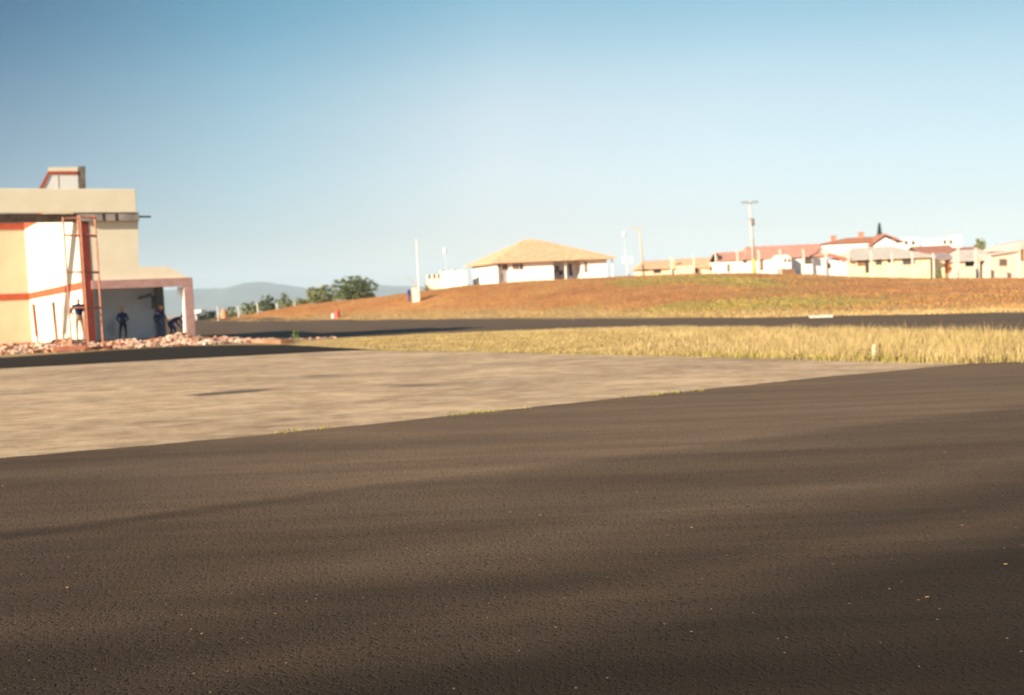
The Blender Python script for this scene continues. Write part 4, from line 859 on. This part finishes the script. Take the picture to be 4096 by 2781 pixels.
# 5. yellow house with a wide grey roof
h = House('house', 'pale yellow house under a wide low grey roof', 3400, 1100, 3722, 150, 0, 9, group=HG); zt = h.wall(YHOUSE, 1032, pxm=3560); h.roof_gable(TILE_G, zt, h.uw(3560, 983)[1], .6, hipl=2.5, hipr=4.5)
up0, up1 = h.uw(3318, 0)[0], h.uw(3392, 0)[0]
part('porch_wall', MB().box((up0, .6, h.base.z), (-.01, 7, zt + .1), h.fr), WHITEW, h.r); 
part('porch_roof', MB().prism([h.fr(up0 - .9, .0, zt + .85), h.fr(up1 + .1, -.6, zt - .2), h.fr(up1 + .1, -.6, zt + .3), h.fr(up0 - .9, 0, zt + 1.6)], (0, 7.5, .8)), TILE_G, h.r)
part('fascia', MB().prism([h.fr(up0 - .2, -.45, zt + .62), h.fr(up1 + .2, -.75, zt - .35), h.fr(up1 + .2, -.75, zt + .1), h.fr(up0 - .2, -.45, zt + 1.05)], (0, .1, 0)), mat('red_fascia', (.56, .12, .06), (.62, .17, .09), 2), h.r, 'sloping red fascia of the porch')
for px in (3340, 3362, 3382): u = h.uw(px, 0)[0]; part('column', MB().box((u - .12, -.4, h.base.z), (u + .12, -.16, zt - .1), h.fr), WHITEW, h.r)
h.win(3318, 1054, 3327, 1072, pane=DARK, v=.6); u = h.uw(3296, 0)[0]; part('chimney', MB().box((u - .35, 1, h.base.z), (u + .35, 1.7, h.uw(3296, 1003)[1]), h.fr), PEACH, h.r)
h.win(3432, 1040, 3460, 1062, pane=WOOD); h.win(3463, 1040, 3474, 1090, name='door', pane=DARK)
h.win(3504, 1040, 3526, 1058); h.win(3553, 1038, 3575, 1050); h.win(3612, 1038, 3658, 1056)
# 6. house with mauve roof and red doors; brick red roofs behind
h = House('house', 'small house with mauve roof, yellow wall and red doors', 3726, 1102, 3822, 152, 0, 8, group=HG); zt = h.wall(YHOUSE, 1036, px1=3779); part('wall', MB().box((h.uw(3779, 0)[0] + .01, .8, h.base.z), (h.L, 8, zt), h.fr), PEACH, h.r); h.roof_gable(TILE_V, zt, h.uw(3770, 1010)[1], .3)
h.win(3783, 1040, 3794, 1090, name='door', pane=mat('red_door', (.42, .07, .03), (.5, .1, .05), 2), v=.8); h.win(3799, 1046, 3811, 1090, name='door', pane=mat('rust_door', (.5, .18, .06), (.58, .24, .09), 2), v=.8); h.win(3727, 1050, 3733, 1080, pane=WOOD)
u = h.uw(3753, 0)[0]; q = h.fr(u, -.8, h.uw(3753, 1100)[1] - .3); tree('grey green bush before the yellow wall under the mauve roof', 3753 / 1.7625, 1058 / 1.7625, 150, 1.7, SML, LEAFL, 420, .12, None, 'shrub', name='shrub')
h = House('house', 'house with long dull red roof behind grey and mauve roofs', 3690, 1020, 3826, 178, 0, 8, group=HG); zt = h.wall(BEIGE, 1010); h.roof_gable(TILE_D, zt, h.uw(3760, 980)[1], .4)
h = House('house', 'low dull red roof behind the carport', 3846, 1020, 3930, 182, 0, 8, group=HG); zt = h.wall(BEIGE, 1006); h.roof_gable(TILE_D, zt, h.uw(3890, 986)[1], .4)
# 7. carport with red car
h = House('carport_house', 'grey roofed house with dark carport', 3838, 1100, 3962, 150, 0, 8, group=HG); zt = h.uw(3900, 1040)[1]; zl = h.uw(3880, 1066)[1]
ua, ub, uc = h.uw(3862, 0)[0], h.uw(3900, 0)[0], h.uw(3916, 0)[0]
part('wall', MB().box((0, 0, h.base.z), (ua, 8, zt), h.fr).box((ua, 0, h.base.z), (ub, .2, zl), h.fr).box((ub, 0, h.base.z), (uc, .3, zt), h.fr).box((h.L - .12, .0, h.base.z), (h.L, 7.8, zt), h.fr), BEIGE, h.r)
part('shade_wall', MB().box((ua + .02, 5.0, h.base.z), (h.L - .13, 5.2, zt - .01), h.fr), DARK, h.r, 'back wall with carport shade painted into its colour')  # added panel, coloured dark to give the shade inside the carport
part('ceiling', MB().box((ua + .02, .05, zt - .25), (h.L - .13, 4.99, zt - .02), h.fr), DARK, h.r)  # ceiling coloured dark for the same painted carport shade
h.roof_gable(TILE_G, zt, h.uw(3900, 996)[1], .5, hipl=2.0)
cq = h.fr((uc + h.L) / 2 - .05, 1.2, h.uw(3940, 1092)[1] - .75); cf = frame(cq, 0); car = thing('parked_car', 'red car parked nose out in the dark carport', 'car', cq); REDCAR = mat('red_car_paint', (.40, .03, .03), (.44, .04, .04), 1, .3, spec=.5)
def xs(y, z0, z1, w0, w1): return [(-w0, y, z0), (w0, y, z0), (w1, y, z1), (-w1, y, z1)]
cs = [xs(0, .35, .62, .66, .60), xs(.12, .25, .80, .70, .66), xs(1.1, .25, .92, .72, .68), xs(3.2, .25, .92, .72, .68), xs(3.6, .3, .85, .68, .62)]; mb = MB(); vv = [cf(*q) for s_ in cs for q in s_]
mb.add(vv, [(0, 1, 2, 3)] + [tuple(range(19, 15, -1))] + [(4 * i + k, 4 * i + (k + 1) % 4, 4 * i + 4 + (k + 1) % 4, 4 * i + 4 + k) for i in range(4) for k in range(4)]); part('body', mb, REDCAR, car, bevel=.03)
cs = [xs(1.0, .90, .92, .64, .62), xs(1.55, .90, 1.36, .64, .52), xs(2.9, .90, 1.38, .64, .52), xs(3.4, .90, .94, .62, .6)]; mb = MB(); vv = [cf(*q) for s_ in cs for q in s_]; mb.add(vv, [(0, 1, 2, 3), tuple(range(15, 11, -1))] + [(4 * i + k, 4 * i + (k + 1) % 4, 4 * i + 4 + (k + 1) % 4, 4 * i + 4 + k) for i in range(3) for k in range(4)]); part('cabin', mb, GLASS, car)
for a in (-.62, .62):
    for y in (.65, 2.9): part('wheel', MB().tube([cf(a - .08, y, .28), cf(a + .08, y, .28)], .28, 12), BLACKCL, car)
for a in (-.45, .45): part('headlight', MB().box((a - .12, -.02, .5), (a + .12, .05, .62), cf), WHITEM, car)
# 8. beige house at the right edge
h = House('house', 'beige house at the right edge with three-part window', 3963, 1103, 4082, 148, 0, 8, group=HG); zt = h.uw(4020, 1020)[1]
part('wall', MB().prism([h.fr(0, 0, h.base.z), h.fr(h.L, 0, h.base.z), h.fr(h.L, 0, zt + .75), h.fr(0, 0, zt)], (0, 8, 0)), BEIGE, h.r)
part('roof', MB().prism([h.fr(-.2, -.4, zt + .0), h.fr(h.L + 5, -.4, zt + 1.05), h.fr(h.L + 5, -.4, zt + 1.25), h.fr(-.2, -.4, zt + .2)], (0, 9, 0)).prism([h.fr(2.0, 3.5, zt + .6), h.fr(h.L + 5, 3.5, zt + .9), h.fr(h.L + 5, 3.5, zt + 2.4), h.fr(4.2, 3.5, zt + 1.6)], (0, 5, 0)), mat('pale_pink_roof', (.62, .44, .36), (.7, .54, .45), 1.2, .85), h.r)
for a in (3999, 4010, 4020): h.win(a, 1038, a + 6, 1062)
h2 = House('house', 'pale house cut by the right frame edge with tall brown window', 4083, 1103, 4240, 147.4, 0, 8, group=HG); zt2 = h2.wall(BEIGE, 990); h2.roof_gable(mat('pale_pink_roof', (0, 0, 0)), zt2, h2.uw(4100, 958)[1], .15, hipl=3.2); h2.win(4084, 1000, 4094, 1042, pane=WOOD); h2.win(4150, 1010, 4185, 1045)
# 9. white blocks far behind
h = House('house', 'white block far behind, right of the red gable', 3604, 1000, 3676, 235, 0, 9, group=HG); h.wall(WHITEW, 954); h.win(3620, 965, 3630, 978); h.win(3648, 965, 3658, 978)
h = House('house', 'wide white block far behind the dull red roof', 3752, 1000, 3848, 240, 0, 9, group=HG); zt = h.wall(WHITEW, 952); part('parapet', MB().box((h.L * .7, 0.01, zt + .002), (h.L, 4, zt + .5), h.fr), WHITEW, h.r); h.win(3775, 962, 3783, 975); h.win(3800, 962, 3808, 975)
q = W(3794, 921, 236); solo('antenna_mast', MB().tube([(q.x, 236, T(q.x, 236)), (q.x, 236, q.z)], .09, 6).tube([(q.x - .7, 236, q.z - .6), (q.x + .7, 236, q.z - .6)], .05, 5), mat('rusty_mast', (.5, .36, .22), (.58, .44, .3), 3), 'thin antenna mast before the wide white block', 'mast', (q.x, 236, T(q.x, 236)))
RT = 'trees behind the right houses'
tree('dense round green tree above the carport roof', 3917 / 1.7625, 947 / 1.7625, 200, 2.4, [(0, 0, .78, .8, .2), (-.2, .1, .72, .7, .18), (.25, 0, .74, .7, .18)], LEAFL, 1300, .17, RT)
tree('dim grey green tree right of the dense round one', 3992 / 1.7625, 968 / 1.7625, 215, 2.6, SML, LEAFL, 700, .18, RT)

# ------------------------------------------------------------------ poles, lamps, sign, markers
def gpt(px, Y): d = ray(px, 1100); x = d.x * Y; return Vector((x, Y, T(x, Y)))
b = W(3018, 1088, 141); b.z = T(b.x, 141); t_ = W(2998, 806, 141)
up = thing('utility_pole', 'tall concrete utility pole with crossarm, transformer and yellow painted base', 'utility pole', b)
zy = W(3015, 1038, 141).z; my = b.lerp(t_, (zy - b.z) / (t_.z - b.z))
part('pole', MB().tube([my, t_], [.24, .13], 10), POSTC, up, smooth=True); part('painted_base', MB().tube([b - Vector((0, 0, .4)), my], [.27, .24], 10), YELLOWB, up, smooth=True)
ca = W(2998, 813, 141); part('crossarm', MB().box((ca.x - 1.2, 140.7, ca.z - .07), (ca.x + 1.15, 140.84, ca.z + .07)), GREYM, up)
for dx in (-1.1, -.75, -.35, .4, .75, 1.05): part('insulator', MB().tube([(ca.x + dx, 140.77, ca.z + .07), (ca.x + dx, 140.77, ca.z + .28)], [.06, .09], 6), mat('insulator_brown', (.10, .07, .06), (.2, .14, .12), 4, .4), up)
tr = W(3007, 888, 141); part('transformer', MB().tube([(tr.x, 140.6, tr.z - .55), (tr.x, 140.6, tr.z + .45)], .28, 10), DARKC, up); part('bracket', MB().box((tr.x - .75, 140.55, tr.z + .45), (tr.x - .1, 140.7, tr.z + .55)), GREYM, up)
b = W(2577, 1098, 146); b.z = T(b.x, 146); t_ = W(2557, 910, 146)
up = thing('utility_pole', 'thin leaning wooden pole with a one-sided crossarm', 'utility pole', b); part('pole', MB().tube([b - Vector((0, 0, .4)), t_], [.13, .09], 8), mat('pale_timber', (.52, .37, .20), (.60, .46, .28), 3), up, smooth=True); ca = W(2540, 915, 146)
part('crossarm', MB().box((ca.x - .85, 145.8, ca.z - .05), (ca.x + .85, 145.9, ca.z + .05)), mat('pale_timber', (0, 0, 0)), up); part('insulator', MB().tube([(ca.x - .6, 145.85, ca.z + .05), (ca.x - .6, 145.85, ca.z + .2)], .05, 6), GREYM, up); part('insulator', MB().tube([(ca.x, 145.85, ca.z + .05), (ca.x, 145.85, ca.z + .2)], .05, 6), GREYM, up)
for px, py, Y, lab in ((1780, 1004, 150, 'slender white lamp post above the yard wall'), (2496, 938, 150, 'slender white lamp post left of the thin leaning pole')):
    t_ = W(px, py, Y); b = Vector((t_.x + (.2 if px < 2000 else .25), Y, T(t_.x, Y))); lp = thing('lamp_post', lab, 'lamp', b, 'slender lamp posts'); part('pole', MB().tube([b, t_], [.03, .02], 6), WHITEM, lp)
    part('lamp_head', MB().ball(t_, .30, 10, 7, (.8, .8, 1.8 if px < 2000 else 1.3)), WHITEM, lp, smooth=True)
t_ = W(1666, 960, 128); b = W(1676, 1160, 128); b.z = T(b.x, 128); solo('flagpole', MB().tube([b - Vector((0, 0, .3)), t_], [.07, .05], 8).ball(t_, .09, 8, 5), mat('pale_pole_paint', (.84, .74, .66), (.88, .80, .72), 2), 'tall bare pale flagpole by the box on the slope', 'flagpole', b)
# twin panel sign
t_ = W(2512, 1030, 144); b = Vector((t_.x + .1, 144, T(t_.x, 144))); sg = thing('sign', 'twin white panel sign on a pale post at the crest', 'sign', b); part('post', MB().tube([b, t_], .08, 6), POSTC, sg)
for a, c in ((2487, 2508), (2518, 2530)): p0, p1 = W(a, 1028, 144), W(c, 1052, 144); part('panel', MB().box((p0.x, 143.88, p1.z), (p1.x, 143.93, p0.z)), WHITEM, sg)
# box, stick and person on the slope
g_ = G(945, 685); k = FPX / g_.y; bx = MB().box((-.46, -.3, -.1), (.46, .4, 1.62)).box((-.52, -.36, 1.62), (.52, .46, 1.75)); bx.v = [tuple(Vector(v) + g_) for v in bx.v]; solo('meter_box', bx, mat('cream_box', (.78, .66, .48), (.84, .73, .56), 1, .8), 'cream masonry box standing on the orange slope below the flagpole', 'box', g_)
solo('dead_branch', MB().tube([g_ + Vector((.2, .3, 1.6)), g_ + Vector((-.4, .3, 2.6)), g_ + Vector((-1.3, .4, 3.4))], [.06, .05, .02], 5).tube([g_ + Vector((-.4, .3, 2.6)), g_ + Vector((-.5, .3, 3.3))], [.03, .01], 5), mat('dead_wood', (.36, .29, .25), (.45, .38, .33), 4), 'thin dead branch leaning on the cream box', 'branch', g_ + Vector((0, .3, 1.6)))
g_ = G(929, 684.5); J = stand(); person('person in bright blue overalls walking on the hill slope beside the box', g_, rad(60), J, dict(s=mat('bright_blue_cloth', (.02, .06, .36), (.03, .09, .45), 4), t=mat('bright_blue_cloth', (0, 0, 0)), k=SKIN, h=HAIR, b=BLACKCL), None)
# markers at the taxiway edge
g_ = G(764, 721.5); r = thing('marker', 'red and white drum marker on the verge at the hill foot', 'marker', g_); part('drum', MB().tube([g_ + Vector((0.1, 0, -.05)), g_ + Vector((.1, 0, .05)), g_ + Vector((.1, 0, .75))], [.42, .42, .34], 14), REDPLAS, r); part('drum', MB().tube([g_ + Vector((-.42, -.1, -.05)), g_ + Vector((-.42, -.1, .55))], [.2, .17], 10), WHITEM, r, 'small white drum beside it')
part('cone', MB().tube([g_ + Vector((.1, 0, .75)), g_ + Vector((.1, 0, 1.15))], [.26, .04], 10), REDPLAS, r)
g_ = G(509.5, 722.5); r = thing('marker', 'small orange marker at the far taxiway end', 'marker', g_); part('cone', MB().tube([g_, g_ + Vector((0, 0, 1.5)), g_ + Vector((.0, 0, 1.9))], [.75, .5, .1], 10), ORPLAS, r); part('base', MB().box((-.8, -.8, -.2), (.8, .8, .02), frame(g_)), ORPLAS, r)
g_ = G(1863, 722.5); mb = MB().box((-.55, -.3, 0), (.55, .3, .16), frame(g_, rad(-5))).box((-.6, -.35, -.1), (.6, .35, .001), frame(g_, rad(-5))); solo('edge_slab', mb, POSTC, 'flat white concrete slab at the taxiway edge beyond the grass', 'slab', g_)
g_ = G(1984, 815); mb = MB().tube([g_ + Vector((0, 0, -.1)), g_ + Vector((.01, 0, .24))], [.05, .045], 8).tube([g_ + Vector((.01, 0, .24)), g_ + Vector((.01, 0, .29))], [.045, .01], 8); solo('short_stake', mb, mat('cream_stake', (.50, .40, .24), (.58, .47, .30), 3), 'short cream stake at the front edge of tall grass', 'stake', g_)
# white roofed shelter beyond the taxiway
a, b_ = W(780, 1238, 178), W(812, 1254, 178); gz = T(a.x, 178); sh = thing('shelter', 'small white flat-roofed shelter beyond the porch pier', 'shelter', (a.x, 178, gz))
part('roof', MB().box((a.x - .6, 177, b_.z), (b_.x, 180, a.z - .1)), WHITEM, sh)
for x in (a.x + .35, b_.x - .25): part('post', MB().box((x - .08, 177.2, gz - .3), (x + .08, 177.36, b_.z - .002)), WHITEM, sh)
part('post', MB().box((a.x + .35, 179.6, gz - .3), (a.x + .5, 179.75, b_.z - .002)), WHITEM, sh)
# tall square posts at the carport
for px, pt, wd_, lab in ((3832, 985, .09, 'tall pale gate post left of the carport'), (3903, 996, .14, 'tall white gate post before the dark carport'), (3914, 1024, .10, 'short pale gate post right beside the tall white one')):
    t_ = W(px, pt, 142); zb = T(t_.x, 142); mb = MB().box((t_.x - wd_, 141.8, zb - .3), (t_.x + wd_, 142.1, t_.z)).box((t_.x - wd_ - .04, 141.76, t_.z + .001), (t_.x + wd_ + .04, 142.14, t_.z + .1)); solo('gate_post', mb, POSTC, lab, 'post', (t_.x, 142, zb), 'gate posts by the carport')
